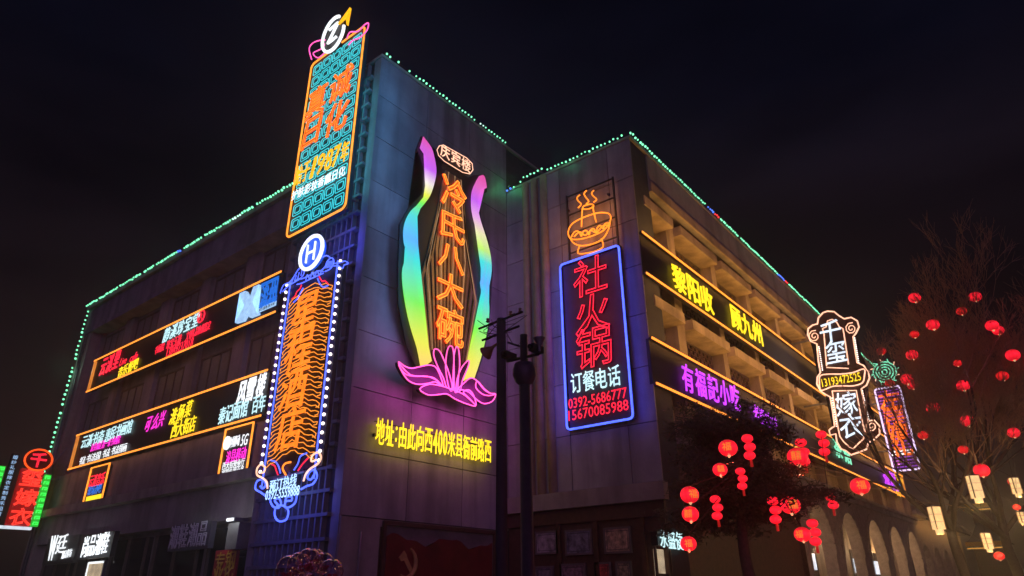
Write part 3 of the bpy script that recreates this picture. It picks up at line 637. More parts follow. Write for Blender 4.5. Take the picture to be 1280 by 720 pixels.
# ================================================================== SIGN 4: hotpot sign on the wing end
s = Sign('restaurant_sign', 'blue-framed hotpot sign with red characters under an orange steaming pot', 'neon sign', 'x', XD-.20, (750, 531))
a0, a1, b0, b1 = s.P(701, 330), s.P(775, 308), s.P(709, 537), s.P(791, 524)
x0, x1, z0, z1 = (a0[0]+b0[0])/2, (a1[0]+b1[0])/2, (b0[1]+b1[1])/2, (a0[1]+a1[1])/2
MB().box(x0+.05, x1-.05, .06, .09, z0+.05, z1-.05).build('panel', mat('dark_mesh', (.05, .045, .06), .7), s.o)
loop(s.o, 'frame_tube', rrect(x0, x1, z0, z1, .12), B_, .032, -.03)
fm = MB(); 
for xx in (x0, x1): fm.box(xx-.03, xx+.03, .02, .1, z0, z1)
for zz in (z0, z1): fm.box(x0+.031, x1-.031, .02, .1, zz-.03, zz+.03)
fm.build('frame', M_dark, s.o)
for ch, p in (('社', (737.5, 345)), ('火', (740, 392)), ('锅', (742.5, 433))):
    a = s.P(*p); put(s.o, 'character', ch, a[0], a[1], 1.22, 1.25, R_, 'tube', .015, -.02, .06); 
    put(s.o, 'character_face', ch, a[0], a[1], 1.18, 1.21, mat('red_face', (.07, .012, .02), .5), 'solid', -.004, .03, .06)
s.row('订餐电话', (721, 478.5), (768, 470), .50, .60, WC, y=-.02, r=.018)
s.line('phone_number', '0392-5686777', (711, 504), (784, 492), .30, R_, y=-.02, r=.018)
s.line('phone_number', '15670085988', (711, 519), (786, 507), .30, R_, y=-.02, r=.018)
PX = lambda x, y: (600+x/4.235, 160+y/4.235)
for nm, pts, cl in (('bowl_tube', [(470, 550), (490, 510), (540, 480), (610, 455), (660, 450), (692, 462), (690, 500), (655, 545), (590, 575), (520, 592), (480, 585)], True),
                    ('bowl_tube', [(480, 585), (500, 612), (540, 625), (600, 615), (650, 590), (680, 545), (692, 495)], False),
                    ('chimney_tube', [(540, 525), (545, 430), (560, 412), (590, 405), (604, 412), (602, 432), (618, 500)], False),
                    ('chimney_tube', [(545, 430), (565, 432), (590, 426), (604, 414)], False),
                    ('foot_tube', [(530, 625), (522, 665), (570, 664), (620, 652), (655, 628), (645, 588)], False),
                    ('food_tube', [(485, 582), (500, 555), (520, 548), (532, 560), (540, 575), (548, 552), (566, 545), (580, 568), (586, 545), (604, 535), (618, 555), (624, 530), (640, 518), (655, 535), (664, 510), (684, 505)], False),
                    ('food_tube', [(500, 578), (530, 552), (560, 570), (590, 545), (620, 556), (650, 522), (676, 516)], False),
                    ('steam_tube', [(522, 425), (538, 405), (520, 385), (518, 368), (532, 356)], False), ('steam_tube', [(564, 405), (578, 390), (560, 365), (554, 348), (568, 332)], False), ('steam_tube', [(604, 395), (620, 380), (600, 360), (594, 345), (606, 332)], False)):
    s.tube(nm, [PX(*p) for p in pts], O_, .023, -.03, closed=cl, sm=4)
q = [s.P(*PX(*p)) for p in ((470, 380), (712, 290), (716, 470), (640, 650), (520, 660), (475, 560))]
gm = MB()
zt_, zb_ = s.P(737, 232)[1], z1+.03
for xx in (s.P(709, 280)[0], s.P(769, 270)[0]): gm.box(xx-.025, xx+.025, .02, .08, zb_, zt_)
for k in range(4): zz = zb_+.3+(zt_-zb_-.35)*k/3; gm.box(s.P(709, 280)[0]+.026, s.P(769, 270)[0]-.026, .03, .07, zz-.02, zz+.02)
gm.build('rack', M_dark, s.o)
for xx in (x0+.3, x1-.3):
    for zz in (z0+.6, (z0+z1)/2, z1-.4, zt_-.5): MB().box(xx-.03, xx+.03, .091, .2, zz-.03, zz+.03).build('bracket', M_dark, s.o)
area(s.o, 'frame_glow', (x0, -.35, (z0+z1)/2), (-.45, 1, 0), .15, z1-z0, 13, (.10, .07, 1))
area(s.o, 'frame_glow', (x1, -.35, (z0+z1)/2), (.3, 1, 0), .15, z1-z0, 8, (.10, .07, 1))
area(s.o, 'pot_glow', (0, -.5, z1+1.1), (0, 1, 0), 1.5, 1.6, 15, (1, .35, .08))
area(s.o, 'character_glow', (0, -.5, (z0+z1)/2+.8), (0, 1, 0), 1.2, 3.5, 12, (1, .05, .12))

# ================================================================== fascia sign bands
def band(name, label, axis, val, anchor, u0, u1, zb, zt, ends):
    s = Sign(name, label, 'sign board', axis, val, anchor, 'long fascia sign boards of the two wings')
    a = s.a; X = (lambda u: u-a.x) if axis == 'y' else (lambda u: a.y-u)
    xa, xb = sorted((X(u0), X(u1))); z0, z1 = zb-a.z, zt-a.z
    MB().box(xa, xb, 0, .10, z0, z1).build('board', M_board, s.o)
    for zz in (z0, z1):
        MB().box(xa, xb, -.075, -.01, zz-.036, zz+.036).build('strip_channel', M_dark, s.o)
        MB().box(xa+.01, xb-.01, -.105, -.0755, zz-.03, zz+.03).build('led_strip', ST, s.o)
    for xx in ends:
        xx = X(xx); MB().box(xx-.06, xx+.06, -.10, -.01, z0+.04, z1-.04).build('end_strip', emit('end_strip_glow', (1, .32, .05), .62), s.o)
    n = max(3, int((xb-xa)/3.4))
    for i in range(n+1):
        xx = xa+.1+(xb-xa-.2)*i/n; MB().box(xx-.04, xx+.04, .101, .42 if axis == 'y' else .30, z0+.1, z1-.1).build('bracket', M_dark, s.o)
    return s, xa, xb, z0, z1
def wash(s, xa, xb, zt, zb, pu, pd, col, side):
    L_ = xb-xa
    if side:
        area(s.o, 'strip_glow_up', ((xa+xb)/2, -.75, zt+.1), (0, .8, 1), L_, .06, pu*L_, col); area(s.o, 'strip_glow_down', ((xa+xb)/2, -.5, zb-.06), (0, .8, -1), L_, .06, pd*L_, col); return
    area(s.o, 'strip_glow_up', ((xa+xb)/2, -.16, zt+.06), (0, .55, 1), L_, .05, pu*L_, col)
    area(s.o, 'strip_glow_down', ((xa+xb)/2, -.16, zb-.06), (0, .55, -1), L_, .05, pd*L_, col)
WARM = (1, .50, .14)
# left wing, upper band
s, xa, xb, z0, z1 = band('fascia_sign', 'upper band sign on the left wing framed by orange light strips', 'x', XA, (230, 440), 18.9, 33.75, 10.19, 11.66, (33.62,))
wash(s, xa, xb, z1, z0, .35, .30, WARM, 0)
s.row('云溪里', (131, 459), (147, 450), 1.05, .85, R_, r=.03, shear=.2)
s.line('word', 'Live', (151, 454), (160, 449.5), .34, R_, shear=.3); s.line('word', 'cafe', (164, 449), (174, 443.5), .36, R_, shear=.2)
s.row('音乐餐吧', (152, 465.5), (171, 455.5), .60, .50, Y_, r=.03)
s.row('静溪珍宝堂', (210, 418.5), (246, 400), .86, .62, WC, r=.03, shear=.15)
a = s.P(253, 396); MB().tube([(a[0]+.24*math.cos(i*math.pi/8), -.05, a[1]+.24*math.sin(i*math.pi/8)) for i in range(16)], .03, 5, True).build('mark_ring', R_, s.o); put(s.o, 'mark_letter', 'R', a[0], a[1], .2, .28, R_, 'solid', .02)
s.row('书画院', (197, 438), (205, 434), .36, .36, R_, r=.03); s.row('珠宝玉器', (212, 431), (226, 424.5), .42, .38, R_, r=.03); s.row('文创礼品收藏鉴定', (236, 420), (263, 407), .40, .36, R_, r=.03)
s.line('phone_number', '13849237018', (210, 441.5), (243, 427), .38, R_, r=.015)
# the X emblem and blue sign
q = [s.P(*p) for p in ((304, 368), (311, 365), (316, 375), (321, 360), (328, 357), (320, 379), (326, 394), (316, 398), (314, 391), (308, 402), (298, 405), (310, 384))]
MB().prism(q, -.14, -.02).build('emblem', PB, s.o)
q = [s.P(*p) for p in ((329, 355), (351, 346), (347, 383), (325, 392))]; MB().prism(q, -.06, -.01).build('plate', mat('blue_plate', (.01, .05, .16), .4), s.o)
s.row('浚州', (334, 371), (344.5, 366), .88, .86, LB, r=.035, y=-.1)
for k, (p, q_, m) in enumerate((((329.5, 356), (351, 347), LB), ((329, 358.5), (350.7, 349.5), LB), ((327, 380), (348.5, 371.5), LB), ((326.6, 382.5), (348.2, 374), LB), ((326.2, 385), (348, 376.5), LB))):
    a, b = s.P(*p), s.P(*q_); MB().box(a[0], b[0], -.09, -.062, (a[1]+b[1])/2-.022, (a[1]+b[1])/2+.022).build('line_strip', m, s.o)
a, b = s.P(325.6, 389), s.P(347.5, 380); MB().box(a[0], b[0], -.09, -.062, (a[1]+b[1])/2-.08, (a[1]+b[1])/2+.08).build('caption_plate', PB, s.o)
put(s.o, 'caption', '音乐现场 西大街', (a[0]+b[0])/2, (a[1]+b[1])/2, b[0]-a[0]-.1, .12, M_dark, 'solid', .02, -.095)
# left wing, lower band
s, xa, xb, z0, z1 = band('fascia_sign', 'lower band sign on the left wing framed by orange light strips', 'x', XA, (215, 540), 18.85, 33.55, 6.72, 8.18, (33.42,))
wash(s, xa, xb, z1, z0, .35, .35, WARM, 0)
s.row('云溪书斋', (107, 553), (128, 546), .82, .55, WC, r=.03); s.row('惠民书画馆', (136.5, 544), (163.5, 533.5), .76, .55, WC, r=.03)
s.row('浚县城区第一家书画院', (117, 559.5), (150, 549.5), .38, .34, MG, r=.03)
for p, q_ in (((101, 577), (108, 575)), ((110, 574), (127, 569)), ((130, 568), (139, 565)), ((141, 564.5), (160, 558.5))):
    a, b = s.P(*p), s.P(*q_); put(s.o, 'word', '书法国画培训'[:max(2, int((b[0]-a[0])/.33))], (a[0]+b[0])/2, (a[1]+b[1])/2, b[0]-a[0], .34, W_, 'solid', .05)
s.row('可么兴', (187.5, 530.5), (204, 523.5), .80, .60, MG, r=.01, shear=.35)
s.row('淮扬菜', (218.5, 520.5), (237.5, 511), .78, .60, Y_, r=.03, shear=.2); s.row('西大街店', (219.5, 538), (242.5, 530), .66, .58, Y_, r=.03)
s.row('风雪楼', (303.5, 491.5), (328, 482), .94, .80, W_, style='tube', r=.03, shear=.15)
s.row('秦记面馆', (279.5, 519.5), (307, 510.5), .62, .58, WC, r=.02); s.row('百年', (321, 506.5), (329.5, 504), .58, .56, WC, r=.02)
# right wing bands
s, xa, xb, z0, z1 = band('fascia_sign', 'upper band sign on the right street wing with yellow characters', 'y', YE, (890, 400), XD+.05, 48.6, 10.15, 11.52, ())
wash(s, xa, xb, z1, z0, 8, 3.2, WARM, 1)
s.row('黎阳收', (846.5, 350.5), (881, 375), 1.0, .92, Y_, r=.04, y=-.08); s.row('顾九州', (917.5, 399), (944, 416.5), 1.0, .92, Y_, r=.04, y=-.08)
s, xa, xb, z0, z1 = band('fascia_sign', 'lower band sign on the right street wing with purple characters', 'y', YE, (880, 495), XD-.02, 48.6, 6.81, 8.12, (48.45,))
wash(s, xa, xb, z1, z0, 6.5, 1.4, WARM, 1)
s.row('有福記小吃', (857, 473.5), (916, 497), .78, .86, PU, r=.025, y=-.08, shear=.1)
s.row('老街味道', (943, 518), (966, 532), .9, .7, PU, r=.02, y=-.08)
s.row('茶馆', (1045, 560), (1056, 567), 1.2, .95, MT, r=.04, y=-.08)
s.row('茶楼', (1106, 596), (1115, 602), 1.7, 1.05, PU, r=.05, y=-.08); s.row('九州', (1118, 596), (1124, 600), 1.1, .38, YO, r=.05, y=-.08)
s.row('老店', (1117, 606), (1123.5, 610), 1.1, .5, LB, r=.05, y=-.08); s.row('大街', (1110, 609.5), (1121, 616), 1.3, .42, YO, r=.05, y=-.08)

# ================================================================== small framed panels on the left wing
def framed(label, corners, axis='x', val=XA+.0):
    s = Sign('panel_sign', label, 'sign board', axis, val, corners[3], 'small framed panel signs on the left wing')
    p = [s.P(*c_) for c_ in corners]; x0, x1 = (p[0][0]+p[3][0])/2, (p[1][0]+p[2][0])/2; z0, z1 = (p[2][1]+p[3][1])/2, (p[0][1]+p[1][1])/2
    MB().box(x0, x1, 0, .06, z0, z1).build('board', M_board, s.o); loop(s.o, 'frame_tube', [(x0, z0), (x1, z0), (x1, z1), (x0, z1)], O2, .035, -.03)
    for zz in (z0+.3, z1-.3): MB().box(x0+.1, x1-.1, .061, .14, zz-.04, zz+.04).build('bracket', M_dark, s.o)
    return s, x0, x1, z0, z1
s, x0, x1, z0, z1 = framed('orange-framed panel with white and magenta phone shop text under the lower band', [(282, 537), (317, 529), (309, 597), (274, 603)])
a = s.P(285, 554); MB().prism([(a[0]+.18*math.cos(i*math.pi/8), a[1]+.22*math.sin(i*math.pi/8)) for i in range(16)], -.06, -.01).build('emblem', W_, s.o)
s.row('中国移动', (290, 553.5), (299.5, 550.5), .24, .34, W_, y=-.04, r=.03); s.line('word', '5G', (303, 552), (312, 548), .36, W_, r=.03, shear=.2)
s.row('浚县移动', (287, 571.5), (306, 566.5), .32, .40, MG, y=-.04, r=.03); s.row('西大街营业厅', (281.5, 583), (305, 578), .24, .24, W_, y=-.04, r=.05); s.row('宽带电视业务', (280.5, 592), (304, 587), .24, .22, W_, y=-.04, r=.05)
s, x0, x1, z0, z1 = framed('narrow orange-framed panel with red, blue and yellow text at the far left', [(114, 585), (137, 580), (127, 633), (104, 638)])
s.row('云溪音乐', (115, 602), (130, 598), .40, .48, R_, y=-.04, r=.03); s.row('现场酒吧', (113, 614), (126, 610.5), .34, .36, LB, y=-.04, r=.03)
a, b = s.P(108, 626), s.P(127, 621); MB().box(a[0]+.03, b[0]-.03, -.04, -.01, (a[1]+b[1])/2-.13, (a[1]+b[1])/2+.13).build('lit_plate', Y_, s.o)

# ================================================================== shop signs at street level
def shopsign(label, corners, axis, val, board=M_board, name='shop_sign', dep=.18):
    s = Sign(name, label, 'shop sign', axis, val, corners[3]); p = [s.P(*c_) for c_ in corners]
    x0, x1 = (p[0][0]+p[3][0])/2, (p[1][0]+p[2][0])/2; z0, z1 = (p[2][1]+p[3][1])/2, (p[0][1]+p[1][1])/2
    MB().box(x0, x1, 0, dep, z0, z1).build('board', board, s.o); return s, x0, x1, z0, z1
s, *_ = shopsign('black shop sign with white letter W and one character', [(58, 674), (97, 668), (94, 702), (55, 707)], 'x', XA-.14)
s.line('word', 'W', (63, 686), (71, 684), .95, W_, r=.02, shear=-.2); s.row('廷', (79, 680), (79, 680), .95, .72, W_); s.row('潮流鞋坊', (80.5, 693.5), (90, 691), .34, .3, W_, r=.03)
s, *_ = shopsign('black shop sign with four white characters beside the white W sign', [(100, 670), (142, 663), (139, 695), (97, 700)], 'x', XA-.14)
point(s.o, 'sign_glow', (.6, -.5, .3), 6, (.8, .9, 1)); s.row('尚品潮鞋', (108.5, 683.5), (133.5, 678.5), .74, .74, W_, r=.03)
s, *_ = shopsign('unlit grey shop sign with dim outlined characters right of the white lettering', [(213, 657), (263, 652), (261, 684), (211, 690)], 'x', XA-.14, mat('grey_board', (.08, .08, .10), .5))
s.row('潮鞋潮品', (219, 672), (255, 667), .78, .72, mat('dim_letter', (.5, .5, .55), .4), style='tube', r=.03)
s, x0, x1, z0, z1 = shopsign('red vertical banner with gold characters by the lattice wall', [(271, 689), (299, 685), (292, 722), (263, 726)], 'x', XA-.3, mat('red_banner', (.30, .02, .03), .6), 'banner', .06)
s.row('专业', (276, 702), (274, 716), .5, .5, M_gold, y=-.03); s.row('钢化', (289, 700), (287, 713), .5, .5, M_gold, y=-.03)
MB().box(x0, x1, .061, .3, z1-.2, z1-.1).build('bracket', M_dark, s.o)
# flood lamp above the banner
s = Sign('flood_lamp', 'small lit flood lamp on a grey hood above the red banner', 'lamp', 'x', XA-.55, (293, 651))
MB().box(-.28, .28, 0, .5, -.75, -.05).build('housing', mat('lamp_box', (.14, .13, .13), .5), s.o); MB().box(-.2, .2, -.12, .3, -.02, .07).build('lens_housing', M_steel, s.o)
MB().box(-.17, .17, -.15, -.122, -.01, .06).build('lens', W_, s.o); MB().box(-.05, .05, .501, .6, -.6, -.3).build('bracket', M_dark, s.o)
point(s.o, 'lamp_light', (-.4, -.5, .0), 12, (.9, .95, 1))
s = Sign('light_box', 'upright bright white light box in the shop doorway under the white lettering', 'light box', 'x', XA+.3, (119, 722))
p = [s.P(*c_) for c_ in ((112, 702), (131, 700))]; MB().prism([(p[0][0], -1.2), (p[1][0], -1.2), (p[1][0], p[1][1]), (p[0][0], p[0][1])], 0, .15).build('case', M_steel, s.o); MB().box(p[0][0]+.06, p[1][0]-.06, -.02, -.002, -1.1, p[1][1]-.1).build('face', SW, s.o)
MB().box(p[0][0]-.02, p[0][0]+.05, -.04, -.003, -1.1, p[1][1]-.04).build('edge_light', W_, s.o); MB().box(p[0][0]+.05, p[1][0], -.04, -.021, p[1][1]-.1, p[1][1]-.03).build('edge_light', W_, s.o)
# shop at the street corner behind the tree
s, *_ = shopsign('small white lit characters of the shop behind the lanterns', [(822, 664), (852, 668), (852, 684), (822, 682)], 'y', 8.12)
s.row('永盛便', (827.5, 673), (847, 676.5), .40, .42, WC, r=.0)
s = Sign('shop_window', 'lit shop window below the small white characters', 'window', 'y', 8.26, (838, 712)); MB().box(-.75, .6, 0, .03, -1.6, .45).build('pane', SW, s.o); MB().box(-.8, -.72, -.05, -.003, -1.6, .5).build('frame', M_frame, s.o); MB().box(.2, .27, -.05, -.003, -1.6, .5).build('frame', M_frame, s.o); MB().box(-.72, .2, -.06, -.004, -.25, -.1).build('rail', M_frame, s.o)

# ================================================================== mural with emblem on the tower ground floor, framed photographs
s = Sign('mural_panel', 'dark red flag mural with golden hammer and sickle at the tower foot', 'mural', 'y', YT-.06, (548, 720))
a, b = s.P(482, 657), s.P(616, 668); x0, x1, zt_ = a[0], b[0], (a[1]+b[1])/2
MB().box(x0, x1, 0, .03, -1.6, zt_).build('panel', mat('mural_sky', (.17, .13, .13), .6, .3, 2), s.o)
fl = [(x0+.05, -1.55)]+[(x0+.05+(x1-x0-.1)*i/24, zt_-.30+.10*math.sin(i*.55+.5)+.05*math.sin(i*1.3)) for i in range(25)]+[(x1-.05, -1.55)]
MB().prism(fl, -.02, -.002).build('flag', mat('flag_red', (.17, .018, .016), .6, .35, 1.5), s.o)
c = s.P(507, 703); GO = mat('emblem_gold', (.50, .30, .10), .5)
em = MB(); em.tube([(c[0]+.30*math.cos(math.radians(t)), -.035, c[1]+.34*math.sin(math.radians(t))) for t in range(-125, 75, 12)], [.02+.045*math.sin(math.pi*min(1, k/16)) for k in range(17)], 6)
em.build('sickle', GO, s.o); em = MB(); em.prism([(c[0]-.26, c[1]+.10), (c[0]-.10, c[1]+.26), (c[0]-.02, c[1]+.18), (c[0]+.0, c[1]+.12), (c[0]+.26, c[1]-.24), (c[0]+.18, c[1]-.30), (c[0]-.08, c[1]+.04), (c[0]-.18, c[1]+.02)], -.045, -.022); em.build('hammer', GO, s.o)
for q in ((x0-.08, x0), (x1, x1+.08)): MB().box(q[0], q[1], -.05, .03, -1.6, zt_+.1).build('frame', M_wood, s.o)
MB().box(x0, x1, -.05, .03, zt_, zt_+.1).build('frame', M_wood, s.o)
tones = [((.20, .17, .18), 'pale street scene at the left of the upper row'), ((.12, .12, .14), 'dark view with a diagonal road in the upper row'), ((.28, .20, .13), 'sepia crowd at the right of the upper row'),
         ((.14, .11, .12), 'grey view at the left of the lower row'), ((.17, .11, .12), 'dim portrait in the middle of the lower row'), ((.30, .05, .04), 'red picture in the lower row'), ((.20, .16, .10), 'brown flowers at the right of the lower row')]
cor = [((669, 665), (698, 692)), ((706, 663), (741, 693)), ((754, 660), (790, 691)), ((669, 708), (692, 730)), ((700, 705), (733, 735)), ((743, 703), (765, 735)), ((769, 702), (791, 733))]
for i, ((col_, lab), (pa, pb)) in enumerate(zip(tones, cor)):
    s = Sign('framed_photo', 'framed photo, '+lab+' by the corner', 'picture', 'x', XD-.05, ((pa[0]+pb[0])/2, (pa[1]+pb[1])/2), 'framed photographs on the wing end wall')
    a, b = s.P(*pa), s.P(*pb); x0, x1 = sorted((a[0], b[0])); z0, z1 = sorted((a[1], b[1]))
    pm = mat('photo_print_%d' % i, [c_*1.7 for c_ in col_], .35, .85, 5.5+i, .0); MB().box(x0+.05, x1-.05, 0, .02, z0+.05, z1-.05).build('print', pm, s.o)
    fr = MB(); fr.box(x0, x0+.05, -.02, .045, z0, z1); fr.box(x1-.05, x1, -.02, .045, z0, z1); fr.box(x0+.05, x1-.05, -.02, .045, z0, z0+.05); fr.box(x0+.05, x1-.05, -.02, .045, z1-.05, z1); fr.build('frame', mat('photo_frame', (.16, .13, .12), .5), s.o)
    mo = MB(); g_ = .09; mo.box(x0+g_, x0+g_+.012, -.006, -.001, z0+g_, z1-g_); mo.box(x1-g_-.012, x1-g_, -.006, -.001, z0+g_, z1-g_); mo.box(x0+g_, x1-g_, -.006, -.001, z1-g_-.012, z1-g_); mo.box(x0+g_, x1-g_, -.006, -.001, z0+g_, z0+g_+.012); mo.build('mount_line', M_joint, s.o)

# ================================================================== blade signs
s = Sign('blade_sign', 'dark scrolled blade sign outlined in peach light with white characters, right street wing', 'neon sign', 'x', 31.5, (1062, 566), 'blade signs standing out from the walls')
PX = lambda x, y: (990+x/3.13, 370+y/3.13)
ol = [(140, 60), (165, 62), (185, 78), (205, 90), (232, 84), (256, 98), (263, 122), (250, 148), (240, 160), (246, 200), (256, 262), (280, 272), (300, 296), (304, 322), (292, 350), (272, 364), (284, 420), (296, 488), (322, 486), (342, 508), (344, 540), (322, 562), (300, 574), (292, 600), (262, 612), (232, 622), (212, 606), (192, 598), (176, 570), (172, 540), (150, 545), (146, 525), (158, 515), (168, 510), (160, 450), (150, 395), (130, 385), (112, 372), (98, 345), (100, 318), (112, 300), (104, 255), (98, 188), (74, 178), (62, 152), (64, 128), (82, 114), (100, 110), (104, 86), (122, 66)]
MB().prism([s.P(*PX(*p)) for p in ol], 0, .16).build('panel', mat('brown_board', (.06, .028, .018), .5, .3, 3), s.o)
s.tube('outline_tube', [PX(*p) for p in ol], CH, .035, -.03, closed=True)
s.tube('inner_tube', [PX(*p) for p in ((136, 275), (126, 150), (120, 128), (134, 122), (140, 98), (158, 92), (176, 104), (186, 122), (200, 128), (204, 150), (222, 268))], CH, .028, -.03)
s.tube('inner_tube', [PX(*p) for p in ((136, 280), (222, 284))], CH, .024, -.03); s.tube('inner_tube', [PX(*p) for p in ((158, 372), (252, 370), (272, 480), (286, 530), (280, 560), (262, 576), (240, 598), (224, 590), (204, 572), (188, 550), (178, 500), (158, 372))], CH, .028, -.03)
for c_ in ((88, 158), (232, 128), (312, 510)):
    s.tube('scroll_tube', [PX(c_[0]+(4+16*t/12)*math.cos(t*.75), c_[1]+(4+16*t/12)*math.sin(t*.75)) for t in range(16)], CH, .022, -.03)
s.tube('cartouche_tube', [PX(*p) for p in ((112, 312), (150, 306), (190, 306), (240, 300), (282, 286), (284, 312), (276, 340), (240, 352), (200, 352), (160, 354), (130, 366), (112, 368), (108, 340))], CH, .03, -.03, closed=True, sm=3)
bl_ = MB()
for k in range(26):
    for p, q in (((106, 200), (120, 290)), ((246, 165), (262, 262)), ((276, 372), (300, 482)), ((158, 400), (176, 510))):
        if k < 13: t = k/12; a = s.P(*PX(p[0]+(q[0]-p[0])*t, p[1]+(q[1]-p[1])*t)); bl_.ball((a[0], -.03, a[1]), .03, 6, 4)
bl_.build('bulb_row', BW, s.o, kind='stuff')
for ch, p in (('千', (152, 140)), ('玺', (172, 218)), ('嫁', (212, 422)), ('衣', (232, 508))):
    a = s.P(*PX(*p)); put(s.o, 'character', ch, a[0], a[1], .92, 1.02, emit('led_ice', (.72, .86, 1), 1.15), 'solid', .01, -.06, .1)
s.line('phone_number', '13193472525', PX(116, 331), PX(272, 326), .36, Y_, r=.0, y=-.06)
w0 = s.P(*PX(98, 200))[0]; dW = s.a.y-YE+0  # reach back to the wall
for zz in (s.P(1030, 420)[1], s.P(1050, 500)[1]): MB().box(-(8.5-s.a.y), w0+.3, .16, .22, zz-.04, zz+.04).build('bracket', M_steel, s.o)
point(s.o, 'sign_light', (0, -.9, 2.6), 14, (1, .6, .4))

s = Sign('blade_sign', 'narrow purple blade sign with orange characters below a mint neon ring', 'neon sign', 'x', 44.5, (1130, 588), 'blade signs standing out from the walls')
a0, a1, b0, b1 = s.P(1097, 488), s.P(1126, 480), s.P(1114, 591), s.P(1148, 585); x0, x1, z0, z1 = (a0[0]+b0[0])/2, (a1[0]+b1[0])/2, (b0[1]+b1[1])/2, (a0[1]+a1[1])/2
MB().box(x0, x1, 0, .15, z0, z1).build('panel', mat('purple_board', (.05, .02, .09), .5), s.o); loop(s.o, 'frame_tube', rrect(x0, x1, z0, z1, .15), emit('neon_lilac', (.85, .66, 1), 1.2), .05, -.03)
for i in range(26):
    zz = z0+.2+(z1-z0-.4)*i/25; MB().tube([(x0+.1, -.03, zz), (x1-.1, -.03, zz)], .035 if i not in (4, 5) else .05, 5).build('line_tube', emit('neon_violet', (.40, .08, .75), .6) if i not in (4, 5) else W_, s.o)
for i, ch in enumerate('左岸婚礼'):
    put(s.o, 'character', ch, (x0+x1)/2, z1-.75-(z1-z0-1.7)*i/3.4, 1.15, 1.12, emit('neon_tangerine', (1, .14, .012), 1.5), 'solid', .06, -.12)
c = s.P(1106, 465); 
for rr in (.62, .46, .3, .14): MB().tube([(c[0]+rr*math.cos(i*math.pi/10), -.03, c[1]+rr*math.sin(i*math.pi/10)) for i in range(20)], .04, 5, True).build('ring_tube', MT, s.o)
for k in range(12): t = k*math.pi/6; MB().tube([(c[0]+.64*math.cos(t), -.03, c[1]+.64*math.sin(t)), (c[0]+.80*math.cos(t+.15), -.03, c[1]+.80*math.sin(t+.15))], .03, 4).build('ray_tube', CH if k % 2 else MT, s.o)
MB().prism([(c[0]+.66*math.cos(i*math.pi/10), c[1]+.66*math.sin(i*math.pi/10)) for i in range(20)], .01, .12).build('disc', M_board, s.o); MB().box(c[0]-.05, c[0]+.05, .02, .12, z1, c[1]).build('post', M_steel, s.o)
for zz in (z0+1.2, z1-.8): MB().box(-(8.4-s.a.y), x0+.3, .151, .22, zz-.05, zz+.05).build('bracket', M_steel, s.o)

s = Sign('blade_sign', 'red neon blade sign with green side panels at the far left edge', 'neon sign', 'y', 34.5, (22, 662), 'blade signs standing out from the walls')
a = [s.P(*p) for p in ((28, 585), (52, 590), (40, 658), (8, 655))]; x0, x1 = (a[0][0]+a[3][0])/2, (a[1][0]+a[2][0])/2; z0, z1 = a[2][1], a[0][1]
MB().box(x0, x1, 0, .25, z0, z1).build('panel', emit('red_lit_board', (1, .02, .02), .16), s.o)
c = s.P(48, 575)
MB().prism([(c[0]+.52*math.cos(i*math.pi/12), c[1]+.44*math.sin(i*math.pi/12)) for i in range(24)], 0, .2).build('disc', mat('red_board', (.14, .012, .01)), s.o)
MB().tube([(c[0]+.52*math.cos(i*math.pi/12), -.03, c[1]+.44*math.sin(i*math.pi/12)) for i in range(24)], .04, 6, True).build('ring_tube', RO, s.o)
put(s.o, 'character', '千', c[0], c[1], .62, .62, R_, 'tube', .03, -.03)
for ch, p in (('玺', (40, 597)), ('嫁', (33, 622)), ('衣', (26, 646))): q = s.P(*p); put(s.o, 'character', ch, q[0], q[1], .85, .72, emit('neon_scarlet', (1, .05, .03), 1.2), 'tube', .025, -.03)
xs_ = x0-.36; MB().box(xs_-.13, xs_+.13, .02, .2, z0+.1, z1+.55).build('side_panel', M_board, s.o)
for i in range(12): put(s.o, 'character', '婚纱礼服嫁衣定制秀禾租赁'[i], xs_, z1+.40-(z1-z0+.2)*i/12, .18, .16, PB, 'solid', .03, -.0)
for xx, zz0, zz1 in ((x1+.20, z0+.0, z1-.15), (xs_-.36, z0+.2, z1-.0)):
    MB().box(xx-.13, xx+.13, .03, .2, zz0, zz1).build('side_panel', emit('green_lit_board', (.05, 1, .08), .35), s.o)
    for k in range(9): q = zz0+.12+(zz1-zz0-.24)*k/8; MB().tube([(xx-.09, .0, q-.06), (xx-.09, .0, q+.05), (xx+.08, .0, q+.05), (xx+.08, .0, q-.03), (xx-.02, .0, q-.03)], .022, 4).build('meander_tube', G_, s.o)
MB().box(xs_-.2, x1+.1, -.02, .2, z0-.14, z0-.03).build('base_light', emit('base_white', (.8, .9, 1), .8), s.o)
MB().tube([(x1, .1, z1-.3), (XA-s.a.x+.02, .1, z1-.3)], .04, 6).build('bracket', M_steel, s.o); MB().tube([(x1, .1, z1-.28), (XA-s.a.x+.02, .1, z1+1.1)], .03, 6).build('stay', M_steel, s.o)

